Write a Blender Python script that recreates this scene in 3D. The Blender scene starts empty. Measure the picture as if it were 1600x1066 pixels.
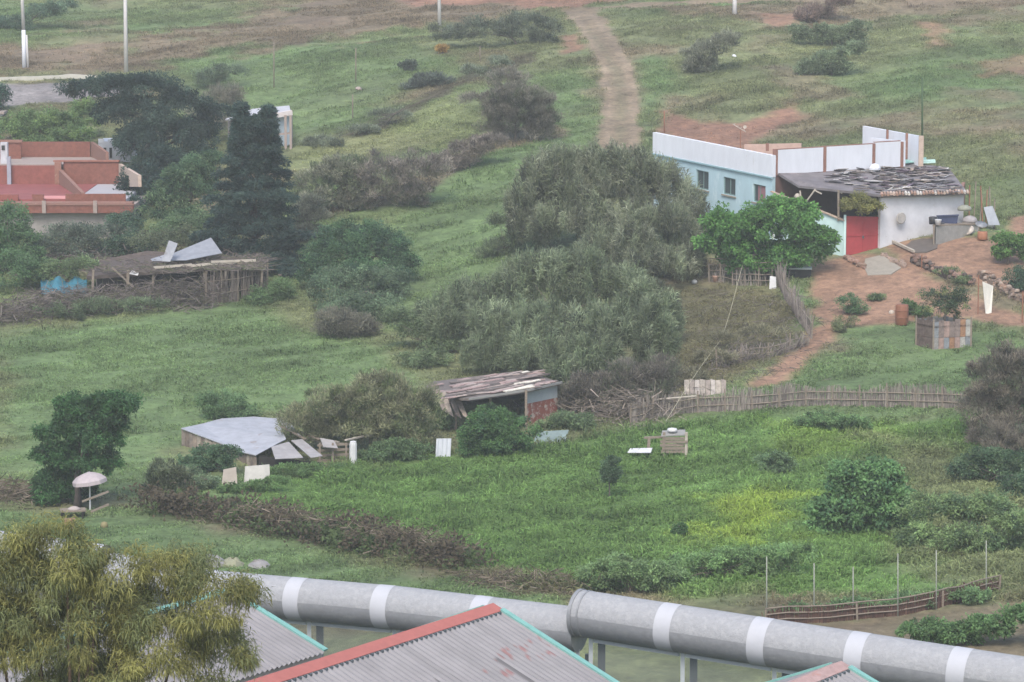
import bpy, math, random
import numpy as np
from mathutils import Vector, Matrix
random.seed(7); RNG = np.random.default_rng(11)
S = bpy.context.scene; COL = S.collection
R = math.radians
# ------------------------------------------------------------------ camera
F = 5000.0; PITCH = R(8.0); CAM = np.array([0.0, 0.0, 27.0])
cd = bpy.data.cameras.new('camera'); cam = bpy.data.objects.new('camera', cd); COL.objects.link(cam)
cam.location = CAM; cam.rotation_euler = (R(90) - PITCH, 0, 0)
cd.sensor_width = 36; cd.lens = 36 * F / 1600; cd.clip_start = 0.5; cd.clip_end = 3000
S.camera = cam
def ray(px, py):
    u = (px - 800) / F; v = (533 - py) / F
    y = math.cos(PITCH) + v * math.sin(PITCH); z = -math.sin(PITCH) + v * math.cos(PITCH)
    return np.array([u / y, 1.0, z / y])
def P(px, py, d): return CAM + ray(px, py) * d
def sc(d): return d / F
# ------------------------------------------------------------------ noise
def _h(ix, iy, s):
    n = (ix * 374761393 + iy * 668265263 + s * 974711) & 0xffffffff
    n = ((n ^ (n >> 13)) * 1274126177) & 0xffffffff
    return ((n ^ (n >> 16)) & 0xffff) / 65535.0
def noise(x, y, s=0):
    x = np.asarray(x, float); y = np.asarray(y, float)
    ix = np.floor(x).astype(np.int64); iy = np.floor(y).astype(np.int64)
    fx = x - ix; fy = y - iy; fx = fx * fx * (3 - 2 * fx); fy = fy * fy * (3 - 2 * fy)
    a = _h(ix, iy, s); b = _h(ix + 1, iy, s); c = _h(ix, iy + 1, s); d = _h(ix + 1, iy + 1, s)
    return (a * (1 - fx) + b * fx) * (1 - fy) + (c * (1 - fx) + d * fx) * fy
def fbm(x, y, s=0, o=4):
    t = 0; a = .5; n = 0
    for k in range(o):
        t = t + a * noise(x * 2 ** k + 17.3 * k, y * 2 ** k - 9.1 * k, s + k); n += a; a *= .5
    return t / n
# ------------------------------------------------------------------ terrain heights
_c = [(400,880,127),(800,920,122),(1200,950,118),(1600,965,116),(0,830,133),(0,780,140),(300,760,144),(500,740,148),
(780,670,157),(1000,720,150),(1400,830,132),(1300,650,157),(1500,650,156),(1600,760,141),(1100,480,183),(1270,430,187),(1350,405,190.5),(1420,380,191.5),(1500,374,191.5),
(1560,400,190),(1500,520,176),(1200,590,165),(800,560,171),(700,400,197),(400,480,187),(100,600,166),(50,510,182),(0,400,200),
(100,350,208),(450,230,228),(800,230,222),(970,210,226),(1200,215,225),(1500,280,207),(1550,150,236),(1300,100,250),(950,100,250),
(550,150,245),(200,110,256),(50,150,245),(0,128,250),(300,50,276),(900,18,281),(1300,2,277),(1600,50,264),(0,0,300),(600,0,296),(1600,0,280)]
_w = [P(*c) for c in _c]
_w += [np.array(p, float) for p in [(0,0,0),(-25,60,0),(25,60,0),(-12,95,0),(14,95,0),(-90,60,0),(90,60,0),(-200,0,0),(200,0,0),(-200,150,2),(200,150,3),
      (-200,300,19),(200,300,20),(0,360,27),(-80,360,27),(80,360,26),(-300,600,60),(300,600,60),(0,600,60),(-90,160,1.5),(90,160,3),(-90,230,9),(90,230,12)]]
_w = np.array(_w)
def _phi(r2): return r2 * np.log(r2 + 1e-9) * .5
def _fit():
    n = len(_w); K = _phi(((_w[:, None, :2] - _w[None, :, :2]) ** 2).sum(-1)) + np.eye(n) * 60.0
    Q = np.c_[np.ones(n), _w[:, :2]]
    A = np.block([[K, Q], [Q.T, np.zeros((3, 3))]])
    return np.linalg.solve(A, np.r_[_w[:, 2], 0, 0, 0])
_coef = _fit()
def base_h(x, y):
    x = np.asarray(x, float); y = np.asarray(y, float); sh = x.shape; x = x.ravel(); y = y.ravel()
    z = _coef[-3] + _coef[-2] * x + _coef[-1] * y
    for k in range(len(_w)):
        z = z + _coef[k] * _phi((x - _w[k, 0]) ** 2 + (y - _w[k, 1]) ** 2)
    return z.reshape(sh)
def height(x, y, smooth=False):
    x = np.asarray(x, float); y = np.asarray(y, float)
    z = base_h(x, y)
    k = np.clip((y - 150) / 80, 0.25, 1)
    z = z + k * (.9 * (fbm(x * .07, y * .07, 3, 3) - .5))
    u = x * .6 - y * .8; v = x * .8 + y * .6
    if smooth: return z
    z = z + k * .6 * (fbm(u * .35, v * .12, 9, 3) - .5) + .26 * (fbm(x * .8, y * .8, 21, 3) - .5)
    return z
def gz(x, y): return float(height(np.array([x]), np.array([y]))[0])
def G(px, py):
    r = ray(px, py); d = np.arange(95, 420, .4)
    p = CAM[None] + r[None] * d[:, None]; hh = height(p[:, 0], p[:, 1]); w = np.where(p[:, 2] < hh)[0]
    if not len(w): return P(px, py, 420)
    i = w[0]
    if i == 0: return p[0]
    a = p[i - 1, 2] - hh[i - 1]; b = hh[i] - p[i, 2]; t = a / (a + b + 1e-9)
    return P(px, py, d[i - 1] + .4 * t)
# ------------------------------------------------------------------ materials
_mats = {}
def mat(name, col, rough=.8, var=.18, scale=3.0, metal=0.0, bump=.0, col2=None, thr=.55, stretch=(1, 1, 1), spec=.3, coords='Object'):
    if name in _mats: return _mats[name]
    m = bpy.data.materials.new(name); m.use_nodes = True; nt = m.node_tree; N = nt.nodes; L = nt.links
    b = N['Principled BSDF']; b.inputs['Roughness'].default_value = rough; b.inputs['Metallic'].default_value = metal
    b.inputs['Specular IOR Level'].default_value = spec
    tc = N.new('ShaderNodeTexCoord'); mp = N.new('ShaderNodeMapping'); mp.inputs['Scale'].default_value = stretch
    L.new(tc.outputs[coords], mp.inputs[0])
    n = N.new('ShaderNodeTexNoise'); n.inputs['Scale'].default_value = scale; n.inputs['Detail'].default_value = 6; n.inputs['Roughness'].default_value = .65
    L.new(mp.outputs[0], n.inputs[0])
    r = N.new('ShaderNodeValToRGB'); e = r.color_ramp.elements
    e[0].position = .25; e[1].position = .75
    e[0].color = (*[c * (1 - var) for c in col], 1); e[1].color = (*[min(1, c * (1 + var)) for c in col], 1)
    L.new(n.outputs[0], r.inputs[0]); out = r.outputs[0]
    if col2:
        n2 = N.new('ShaderNodeTexNoise'); n2.inputs['Scale'].default_value = scale * .6; n2.inputs['Detail'].default_value = 8; n2.inputs['Roughness'].default_value = .7
        L.new(mp.outputs[0], n2.inputs[0])
        r2 = N.new('ShaderNodeValToRGB'); r2.color_ramp.elements[0].position = thr; r2.color_ramp.elements[1].position = thr + .1
        L.new(n2.outputs[0], r2.inputs[0])
        mx = N.new('ShaderNodeMixRGB'); L.new(r2.outputs[0], mx.inputs[0]); L.new(out, mx.inputs[1]); mx.inputs[2].default_value = (*col2, 1); out = mx.outputs[0]
    L.new(out, b.inputs['Base Color'])
    if bump:
        bp = N.new('ShaderNodeBump'); bp.inputs['Strength'].default_value = bump; bp.inputs['Distance'].default_value = .05
        L.new(n.outputs[0], bp.inputs['Height']); L.new(bp.outputs[0], b.inputs['Normal'])
    _mats[name] = m; return m
def attr_mat(name, rough=.7, trans=0.0, noise_scale=0, bump=0):
    m = bpy.data.materials.new(name); m.use_nodes = True; nt = m.node_tree; N = nt.nodes; L = nt.links
    b = N['Principled BSDF']; b.inputs['Roughness'].default_value = rough; b.inputs['Specular IOR Level'].default_value = .2
    a = N.new('ShaderNodeAttribute'); a.attribute_name = 'Col'; out = a.outputs[0]
    if noise_scale:
        tc = N.new('ShaderNodeTexCoord'); n = N.new('ShaderNodeTexNoise'); n.inputs['Scale'].default_value = noise_scale; n.inputs['Detail'].default_value = 8; n.inputs['Roughness'].default_value = .75
        L.new(tc.outputs['Object'], n.inputs[0])
        r = N.new('ShaderNodeValToRGB'); r.color_ramp.elements[0].color = (.55, .55, .55, 1); r.color_ramp.elements[1].color = (1.45, 1.42, 1.35, 1)
        r.color_ramp.elements[0].position = .3; r.color_ramp.elements[1].position = .7
        L.new(n.outputs[0], r.inputs[0])
        mx = N.new('ShaderNodeMixRGB'); mx.blend_type = 'MULTIPLY'; mx.inputs[0].default_value = 1; L.new(out, mx.inputs[1]); L.new(r.outputs[0], mx.inputs[2]); out = mx.outputs[0]
        if bump:
            bp = N.new('ShaderNodeBump'); bp.inputs['Strength'].default_value = bump; bp.inputs['Distance'].default_value = .12
            L.new(n.outputs[0], bp.inputs['Height']); L.new(bp.outputs[0], b.inputs['Normal'])
    L.new(out, b.inputs['Base Color'])
    if trans:
        t = N.new('ShaderNodeBsdfTranslucent'); L.new(out, t.inputs[0]); ms = N.new('ShaderNodeMixShader'); ms.inputs[0].default_value = trans
        L.new(b.outputs[0], ms.inputs[1]); L.new(t.outputs[0], ms.inputs[2]); L.new(ms.outputs[0], N['Material Output'].inputs[0])
    return m
M_LEAF = attr_mat('leaves', .6, .46); M_GROUND = attr_mat('ground soil and turf', .95, 0, 2.2, .9); M_STICK = attr_mat('sticks', .9); M_PATCH = attr_mat('patchwork', .8, 0, 4.0, .3)
# ------------------------------------------------------------------ objects
def wloc(o):
    v = np.zeros(3)
    while o is not None: v += np.array(o.location); o = o.parent
    return v
def np_mesh(name, V, faces, mats, parent=None, fcol=None, vcol=None, smooth=False):
    """V (n,3) world coords; faces (m,k) array or list of arrays of equal-size faces"""
    if not isinstance(faces, list): faces = [faces]
    me = bpy.data.meshes.new(name); V = np.asarray(V, float)
    if parent is not None: V = V - wloc(parent)[None]
    nl = sum(f.size for f in faces); nf = sum(len(f) for f in faces)
    me.vertices.add(len(V)); me.vertices.foreach_set('co', V.astype(np.float32).ravel())
    me.loops.add(nl); me.polygons.add(nf)
    me.loops.foreach_set('vertex_index', np.concatenate([f.ravel() for f in faces]).astype(np.int32))
    tot = np.concatenate([np.full(len(f), f.shape[1]) for f in faces]); st = np.r_[0, np.cumsum(tot)[:-1]]
    me.polygons.foreach_set('loop_start', st.astype(np.int32)); me.polygons.foreach_set('loop_total', tot.astype(np.int32))
    me.polygons.foreach_set('use_smooth', np.full(nf, bool(smooth)))
    me.update(calc_edges=True)
    for m in (mats if isinstance(mats, list) else [mats]): me.materials.append(m)
    if vcol is not None:
        a = me.attributes.new('Col', 'FLOAT_COLOR', 'POINT'); a.data.foreach_set('color', np.c_[vcol, np.ones(len(V))].astype(np.float32).ravel())
    if fcol is not None:
        a = me.attributes.new('Col', 'FLOAT_COLOR', 'FACE'); a.data.foreach_set('color', np.c_[fcol, np.ones(nf)].astype(np.float32).ravel())
    o = bpy.data.objects.new(name, me); COL.objects.link(o)
    if parent is not None: o.parent = parent
    return o
def tag(o, label=None, cat=None, group=None, kind=None):
    if label: o['label'] = label
    if cat: o['category'] = cat
    if group: o['group'] = group
    if kind: o['kind'] = kind
    return o
def thing(name, label, cat, loc, group=None):
    o = bpy.data.objects.new(name, None); o.empty_display_size = .2; COL.objects.link(o); o.location = [float(a) for a in loc]
    return tag(o, label, cat, group)
class MB:
    def __init__(s): s.v = []; s.f = []; s.c = []; s.col = (.5, .5, .5)
    def add(s, V, Fs):
        o = len(s.v); s.v += [tuple(map(float, p)) for p in V]; s.f += [tuple(i + o for i in f) for f in Fs]; s.c += [s.col] * len(Fs); return s
    def hexa(s, b, t):  # 4 bottom, 4 top
        return s.add(list(b) + list(t), [(3, 2, 1, 0), (4, 5, 6, 7), (0, 1, 5, 4), (1, 2, 6, 5), (2, 3, 7, 6), (3, 0, 4, 7)])
    def box(s, c, size, rz=0):
        c = np.array(c, float); a, b, h = [q / 2 for q in size]; ca, sa = math.cos(rz), math.sin(rz)
        q = [(-a, -b), (a, -b), (a, b), (-a, b)]; q = [(x * ca - y * sa, x * sa + y * ca) for x, y in q]
        return s.hexa([c + [x, y, -h] for x, y in q], [c + [x, y, h] for x, y in q])
    def beam(s, p, q, w=.1, h=None, up=(0, 0, 1)):
        p = np.array(p, float); q = np.array(q, float); h = h or w; d = q - p; d /= np.linalg.norm(d) + 1e-9
        up = np.array(up, float)
        if abs(d @ up) > .95: up = np.array([0, 1., 0])
        a = np.cross(d, up); a /= np.linalg.norm(a); b = np.cross(a, d); a = a * w / 2; b = b * h / 2
        return s.hexa([p - a - b, p + a - b, p + a + b, p - a + b], [q - a - b, q + a - b, q + a + b, q - a + b])
    def slab(s, corners, t=.03, down=None):
        c = [np.array(p, float) for p in corners]; n = np.cross(c[1] - c[0], c[-1] - c[0]); n /= np.linalg.norm(n) + 1e-9
        if n[2] < 0: n = -n
        n = np.array(down, float) if down is not None else -n
        k = len(c); lo = [p + n * t for p in c]
        return s.add(c + lo, [tuple(range(k)), tuple(range(2 * k - 1, k - 1, -1))] + [(i, i + k, (i + 1) % k + k, (i + 1) % k) for i in range(k)])
    def wall(s, a, b, z0a, z0b, t=.2):  # wall with given top points a,b going down to z0
        a = np.array(a, float); b = np.array(b, float); d = (b - a)[:2]; d /= np.linalg.norm(d); n = np.array([-d[1], d[0], 0])
        if n[1] < 0: n = -n
        n = n * t; A = a.copy(); A[2] = z0a; B = b.copy(); B[2] = z0b
        return s.hexa([A, B, B + n, A + n], [a, b, b + n, a + n])
    def tube(s, pts, rad, n=8, cap=True):
        pts = [np.array(p, float) for p in pts]; rad = [rad] * len(pts) if not hasattr(rad, '__len__') else rad
        V = []; Fs = []
        for i, p in enumerate(pts):
            d = pts[min(i + 1, len(pts) - 1)] - pts[max(i - 1, 0)]; d /= np.linalg.norm(d) + 1e-9
            up = np.array([0, 0, 1.]) if abs(d[2]) < .9 else np.array([1., 0, 0])
            a = np.cross(d, up); a /= np.linalg.norm(a); b = np.cross(a, d)
            for k in range(n):
                t = 2 * math.pi * k / n; V.append(p + (a * math.cos(t) + b * math.sin(t)) * rad[i])
        for i in range(len(pts) - 1):
            for k in range(n): Fs.append((i * n + k, i * n + (k + 1) % n, (i + 1) * n + (k + 1) % n, (i + 1) * n + k))
        if cap: Fs += [tuple(range(n - 1, -1, -1)), tuple(range((len(pts) - 1) * n, len(pts) * n))]
        return s.add(V, Fs)
    def lathe(s, c, prof, n=14, axis=(0, 0, 1)):
        c = np.array(c, float); ax = np.array(axis, float); ax /= np.linalg.norm(ax)
        return s.tube([c + ax * z for r, z in prof], [max(r, .002) for r, z in prof], n)
    def corr(s, o, u, v, pitch, amp, thick=0, wob=0):  # corrugated sheet: waves along u, straight along v
        o = np.array(o, float); u = np.array(u, float); v = np.array(v, float); n = np.cross(u, v); n /= np.linalg.norm(n)
        if n[2] < 0: n = -n
        k = max(2, int(np.linalg.norm(u) / pitch * 6)); m = 2 if not wob else 5; V = []
        for j in range(m):
            for i in range(k + 1):
                q = o + u * i / k + v * j / (m - 1) + n * (amp * math.sin(2 * math.pi * i / 6) + (random.uniform(-wob, wob) if wob else 0)); V.append(q)
        Fs = [(j * (k + 1) + i, j * (k + 1) + i + 1, (j + 1) * (k + 1) + i + 1, (j + 1) * (k + 1) + i) for j in range(m - 1) for i in range(k)]
        return s.add(V, Fs)
    def build(s, name, mats, parent=None, smooth=False):
        by = {}
        for f, c in zip(s.f, s.c): by.setdefault(len(f), ([], []))[0].append(f); by[len(f)][1].append(c)
        fs = [np.array(by[k][0]) for k in by]; cs = np.array([c for k in by for c in by[k][1]])
        return np_mesh(name, np.array(s.v), fs, mats, parent, fcol=cs, smooth=smooth)
# ---- sticks: many thin three-sided rods in one mesh (brush, canes)
def sticks(name, A, B, r, cols, parent=None, m=None):
    A = np.asarray(A, float); B = np.asarray(B, float); n = len(A); r = np.broadcast_to(np.asarray(r, float), (n,))
    d = B - A; d /= np.linalg.norm(d, axis=1)[:, None] + 1e-9
    u = np.cross(d, np.where(np.abs(d[:, 2:3]) > .8, [[1., 0, 0]], [[0, 0, 1.]])); u /= np.linalg.norm(u, axis=1)[:, None]; w = np.cross(d, u)
    V = []
    for E, k in ((A, 1.0), (B, .6)):
        for t in (0, 2.094, 4.189): V.append(E + (u * math.cos(t) + w * math.sin(t)) * (r * k)[:, None])
    V = np.stack(V, 1).reshape(-1, 3); i = np.arange(n)[:, None] * 6
    Fq = np.concatenate([i + np.array([[0, 1, 4, 3]]), i + np.array([[1, 2, 5, 4]]), i + np.array([[2, 0, 3, 5]])], 1).reshape(-1, 4)
    cols = np.broadcast_to(np.asarray(cols, float), (n, 3))
    return np_mesh(name, V, Fq, m or M_STICK, parent, fcol=np.repeat(cols, 3, 0))
# ---- leaves
def leaf_mesh(name, C, D, L, W, cols, parent=None, droop=0.0, flat=.55):
    """each leaf: a bent strip of two quads from C along D"""
    n = len(C); D = D / (np.linalg.norm(D, axis=1)[:, None] + 1e-9)
    s = np.cross(D, RNG.normal(size=(n, 3)) * (1 - flat) + np.array([0, -.35, 1.0]) * flat * 1.8); s /= np.linalg.norm(s, axis=1)[:, None] + 1e-9
    L = np.broadcast_to(L, (n,))[:, None]; W = np.broadcast_to(W, (n,))[:, None]
    nn = np.cross(s, D)
    mid = C + D * L * .5 + nn * L * .08; tip = C + D * L - nn * L * .06
    tip[:, 2] -= droop * L[:, 0]
    V = np.stack([C, mid - s * W * .5, tip, mid + s * W * .5], 1).reshape(-1, 3)
    i = np.arange(n)[:, None] * 4
    Fq = np.concatenate([i + np.array([[0, 1, 3]]), i + np.array([[1, 2, 3]])], 1).reshape(-1, 3)
    return np_mesh(name, V, Fq, M_LEAF, parent, fcol=np.repeat(cols, 2, 0))
def rand_dir(n):
    d = RNG.normal(size=(n, 3)); return d / np.linalg.norm(d, axis=1)[:, None]
def clump_points(blobs, clumps, per, cr, hollow=.45, an=(1, 1, .75)):
    """blobs: (centre, radii). Clumps of leaves spread through each ellipsoid; returns points, outward dirs, clump ids, centres"""
    vol = np.array([r[0] * r[2] for c, r in blobs]); cnt = np.maximum(2, (clumps * vol / vol.sum()).astype(int)); C = []; O = []
    for (c, r), k in zip(blobs, cnt):
        d = rand_dir(k); d[:, 2] = np.where(d[:, 2] < -.5, -d[:, 2] * .6, d[:, 2]); q = RNG.uniform(hollow ** 3, 1, (k, 1)) ** (1 / 3)
        C.append(np.array(c) + d * q * np.array(r)); O.append(d)
    C = np.concatenate(C); O = np.concatenate(O); n = len(C)
    size = cr * RNG.uniform(.55, 1.3, n)
    idx = np.repeat(np.arange(n), per); off = rand_dir(n * per) * (RNG.uniform(.1, 1, (n * per, 1)) ** .6) * size[idx][:, None] * np.array(an)
    return C[idx] + off, O[idx] * .6 + off / size[idx][:, None] * .7, idx, C
LEAFGAIN = 1.95
def shade_cols(base, idx, n, clump_var=.22, leaf_var=.18, alt=None, altp=.3):
    k = idx.max() + 1; cv = 1 + RNG.normal(0, clump_var, (k, 1)); b = np.broadcast_to(np.array(base), (k, 3)).copy()
    if alt is not None:
        w = (RNG.uniform(size=(k, 1)) < altp) * RNG.uniform(.5, 1, (k, 1)); b = b * (1 - w) + np.array(alt) * w
    return np.clip((b * LEAFGAIN * np.clip(cv, .45, 1.7))[idx] * (1 + RNG.normal(0, leaf_var, (n, 1))), .004, .9)
def blobs_px(d, lst, yscale=1.0, skirt=0):
    out = []
    for b in lst:
        cx, cy, rx, ry = b[:4]; off = b[4] if len(b) > 4 else 0; dd = d + off; k = sc(dd)
        if d > 100: dd = min(dd, G(cx, cy + ry)[1] + ry * k * .3); k = sc(dd)
        if skirt and cy + ry > max(q[1] + q[3] for q in lst) - skirt * 2 * ry: out.append((P(cx, cy + ry * .75, dd), (rx * k * .85, ry * k * .6, ry * k * .35)))
        out.append((P(cx, cy, dd), (rx * k, (rx + ry) * .5 * k * yscale, ry * k)))
    return out
def limbs(name, base, centres, r0, col, parent, n=10, top=.75):
    mb = MB(); base = np.array(base, float); cm = centres.mean(0); hi = base + (cm - base) * top
    mb.tube([base - [0, 0, .3], base + (hi - base) * .3 + [.1 * r0, 0, 0], base + (hi - base) * .65 - [.5 * r0, 0, 0], hi], [r0 * 1.25, r0, r0 * .75, r0 * .45], 8)
    for c in centres[RNG.permutation(len(centres))[:n]]:
        st = base + (hi - base) * random.uniform(.35, 1); m = (st + c) / 2 + RNG.normal(0, .1, 3) + [0, 0, .1]
        mb.tube([st, m, c], [r0 * .4, r0 * .25, r0 * .08], 5)
    return mb.build(name, mat('bark ' + col, {'grey': (.13, .11, .09), 'brown': (.10, .07, .05), 'dark': (.055, .045, .04)}[col], .95, .3, 6, bump=.5), parent, True)
def tree(name, label, cat, base, blobs, base_col, leaf=(.2, .12), clumps=120, per=70, cr=.5, alt=None, altp=.3, bark='grey', r0=.16, hollow=.45, mode='broad', group=None, cvar=.26, ragged=4, trunk='trunk', crown='crown', lvar=.18, limbn=10):
    t = thing(name, label, cat, base, group)
    ex = []
    for c, r in blobs:      # ragged outline: small tufts break out of every lobe
        for k in range(ragged):
            dv = rand_dir(1)[0]; dv[2] = abs(dv[2]) * .8 - .15; s_ = RNG.uniform(.16, .42)
            ex.append((np.array(c) + dv * np.array(r) * RNG.uniform(.85, 1.12), tuple(np.array(r) * s_)))
    blobs = list(blobs) + ex
    per = int(per * 1.45)
    pts, out, idx, C = clump_points(blobs, clumps, per, cr, hollow, (.55, .55, 1.7) if mode == 'reed' else (1, 1, .75))
    gl = height(pts[:, 0], pts[:, 1]) + RNG.uniform(.02, .3, len(pts)); pts[:, 2] = np.maximum(pts[:, 2], np.minimum(gl, base[2] + 50)); n = len(pts)
    if mode == 'broad': D = out * .7 + RNG.normal(0, .6, (n, 3)); dr = .12
    elif mode == 'reed': D = out * np.array([.6, .6, .1]) + RNG.normal(0, .42, (n, 3)) + [0, 0, 1.1]; dr = .3
    elif mode == 'droop': D = out * .5 + RNG.normal(0, .55, (n, 3)) + [0, 0, -.3]; dr = .3
    elif mode == 'conifer': D = out * np.array([1, 1, .2]) + RNG.normal(0, .35, (n, 3)) + [0, 0, .05]; dr = .1
    elif mode == 'twig': D = out * .5 + RNG.normal(0, .5, (n, 3)) + [0, 0, .6]; dr = .0
    L = leaf[0] * RNG.uniform(.6, 1.35, n); W = leaf[1] * RNG.uniform(.7, 1.3, n)
    leaf_mesh(crown, pts, D, L * (.8 if mode == 'broad' else 1), W * (.8 if mode == 'broad' else .8), shade_cols(base_col, idx, n, cvar, lvar, alt, altp), t, dr)
    if trunk: limbs(trunk, base, C, r0, bark, t, limbn)
    return t
def shrub(name, label, cat, px, py, lst, col, d=None, **k):
    b = G(px, py); dd = b[1] if d is None else d
    if d is not None: b = np.array([(px - 800) / F * d, d, 0]); b[2] = gz(b[0], b[1])
    k.setdefault('trunk', 'stem'); k.setdefault('crown', 'foliage'); k.setdefault('r0', .06)
    return tree(name, label, cat, b, blobs_px(dd, lst, 1.0, .45), col, **k)
# ------------------------------------------------------------------ ground regions (drawn on the land)
C_OLIVE = (.140, .158, .078); C_GREEN = (.106, .158, .066); C_LUSH = (.098, .168, .050); C_YEL = (.185, .25, .042); C_RED = (.215, .120, .085)
C_DIRT = (.235, .145, .10); C_TRACK = (.185, .145, .10); C_BROWN = (.165, .125, .09); C_PEN = (.122, .115, .062); C_DARK = (.075, .065, .045); C_PALE = (.155, .175, .08); C_ROAD = (.20, .185, .185)
REG = [ # colour, soft edge m, noise m, strength, id, polygon in photo pixels
(C_PALE, 2.0, 1.5, .8, 0, [(445,250),(560,205),(740,135),(775,180),(770,215),(690,235),(560,250),(470,285)]),
(C_GREEN, 4., 2., .8, 0, [(240,90),(420,70),(600,60),(720,90),(560,190),(440,215),(330,200)]),
(C_GREEN, 3., 2., 1, 0, [(0,520),(400,465),(470,510),(620,540),(660,660),(400,650),(280,690),(200,760),(0,790)]),
(C_GREEN, 2.5, 2., .9, 0, [(560,400),(760,240),(920,80),(900,220),(840,300),(760,460),(620,520)]),
(C_GREEN, 2., 1.5, .9, 0, [(1000,80),(1060,110),(1040,160),(1005,200)]),
((.158,.118,.085), 6., 7., .85, 0, [(-60,76),(200,72),(400,25),(480,-8),(890,-8),(872,15),(820,30),(700,42),(560,62),(330,84),(200,113),(-60,120)]),
(C_RED, 1.5, 2., .9, 0, [(620,-10),(1000,-10),(880,14),(800,8),(640,12)]),
(C_RED, 1.0, 1., .85, 0, [(872,58),(905,52),(908,78),(880,84)]),
(C_RED, 1.2, 1.2, .95, 0, [(1035,172),(1090,188),(1160,190),(1245,163),(1250,182),(1185,216),(1150,245),(1035,225)]),
(C_RED, 1.5, 1.5, .7, 0, [(1440,35),(1475,38),(1478,72),(1450,76)]),
(C_BROWN, 3., 3., .8, 0, [(950,8),(1200,10),(1330,-10),(1660,-10),(1660,10),(1420,24),(1280,48),(1190,44),(1050,22)]),
(C_RED, 1.5, 2., .7, 0, [(1180,18),(1260,22),(1240,40),(1190,38)]),
(C_BROWN, 2., 2., .6, 0, [(1190,100),(1260,105),(1330,150),(1230,160)]),
(C_RED, 1.5, 2., .6, 0, [(1530,95),(1640,85),(1640,115),(1540,120)]),
(C_DARK, .5, .8, .75, 0, [(540,212),(640,165),(720,122),(835,82),(840,94),(720,136),(650,175),(560,218)]),  # step shading along the ditch, put into the ground colour as a dark strip
(C_BROWN, .8, 1., .8, 0, [(770,205),(880,195),(880,215),(760,240),(680,290),(600,320),(470,350),(480,335),(640,280)]),
(C_PEN, 1.5, 1.5, 1., 0, [(1050,450),(1215,440),(1262,520),(1225,550),(1120,610),(980,640),(1000,560)]),
(C_LUSH, 2., 2., 1, 3, [(330,790),(400,760),(560,730),(700,712),(860,695),(1000,668),(1120,655),(1500,655),(1700,700),(1700,900),(1540,925),(1250,935),(1000,925),(780,905),(640,850),(440,812)]),
(C_GREEN, 2., 2., 1, 3, [(-60,800),(200,800),(420,850),(700,905),(900,960),(900,1000),(-60,900)]),
(C_YEL, 2.5, 2.5, .85, 3, [(1085,810),(1140,775),(1200,765),(1265,785),(1255,825),(1180,860),(1090,858)]),
(C_YEL, 2.5, 2.5, .28, 3, [(1180,665),(1400,660),(1380,710),(1220,730)]),
(C_OLIVE, 3., 2., .9, 3, [(1360,690),(1480,700),(1600,760),(1700,800),(1700,960),(1420,900)]),
(C_BROWN, 1.5, 1.5, .8, 0, [(1230,978),(1400,960),(1560,940),(1700,930),(1700,1060),(1400,1040),(1200,1000)]),
(C_GREEN, 1.5, 1.5, .9, 0, [(1240,590),(1330,520),(1420,505),(1480,520),(1600,515),(1640,560),(1600,610),(1450,612),(1300,612)]),
(C_TRACK, .6, .7, 1, 1, [(875,16),(908,55),(933,95),(944,140),(942,190),(932,250),(1003,250),(1000,200),(997,140),(982,95),(958,50),(934,14),(1010,12),(1320,3),(1320,-6),(1000,3)]),
((.235,.185,.135), .5, .3, .75, 1, [(888,25),(918,65),(938,105),(946,150),(946,230),(957,230),(957,150),(949,105),(930,65),(902,25)]),
((.235,.185,.135), .5, .3, .75, 1, [(918,22),(950,58),(974,100),(985,150),(984,230),(996,230),(997,150),(986,100),(962,58),(930,22)]),
((.155,.14,.09), .5, .4, .7, 1, [(912,40),(936,75),(957,110),(965,150),(963,235),(975,235),(976,150),(968,110),(947,75),(920,40)]),
(C_DIRT, .7, .9, 1, 2, [(1262,415),(1330,398),(1380,402),(1425,425),(1480,442),(1560,478),(1640,500),(1640,515),(1530,505),(1470,492),(1395,508),(1330,512),(1285,545),(1225,607),(1168,603),(1225,562),(1272,505),(1268,460)]),
(C_DIRT, .8, .9, 1, 2, [(1385,384),(1470,368),(1550,372),(1580,340),(1660,330),(1660,470),(1560,455),(1480,432),(1420,420)]),
(C_ROAD, .5, .4, 1, 4, [(-90,133),(100,130),(180,126),(230,118),(240,132),(180,150),(110,160),(-90,170)]),
]
def seg_sd(X, Y, poly):
    """signed distance (positive inside) to polygon"""
    n = len(poly); best = np.full(X.shape, 1e9); ins = np.zeros(X.shape, bool)
    for i in range(n):
        x1, y1 = poly[i]; x2, y2 = poly[(i + 1) % n]; dx, dy = x2 - x1, y2 - y1
        t = np.clip(((X - x1) * dx + (Y - y1) * dy) / (dx * dx + dy * dy + 1e-9), 0, 1)
        best = np.minimum(best, (X - x1 - t * dx) ** 2 + (Y - y1 - t * dy) ** 2)
        c = ((y1 > Y) != (y2 > Y)) & (X < dx * (Y - y1) / (dy + 1e-12) + x1); ins ^= c
    return np.where(ins, 1, -1) * np.sqrt(best)
REGW = []
for c, soft, nz, st, rid, poly in REG:
    REGW.append((np.array(c), soft, nz, st, rid, [tuple(G(px, py)[:2]) for px, py in poly]))
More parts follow.
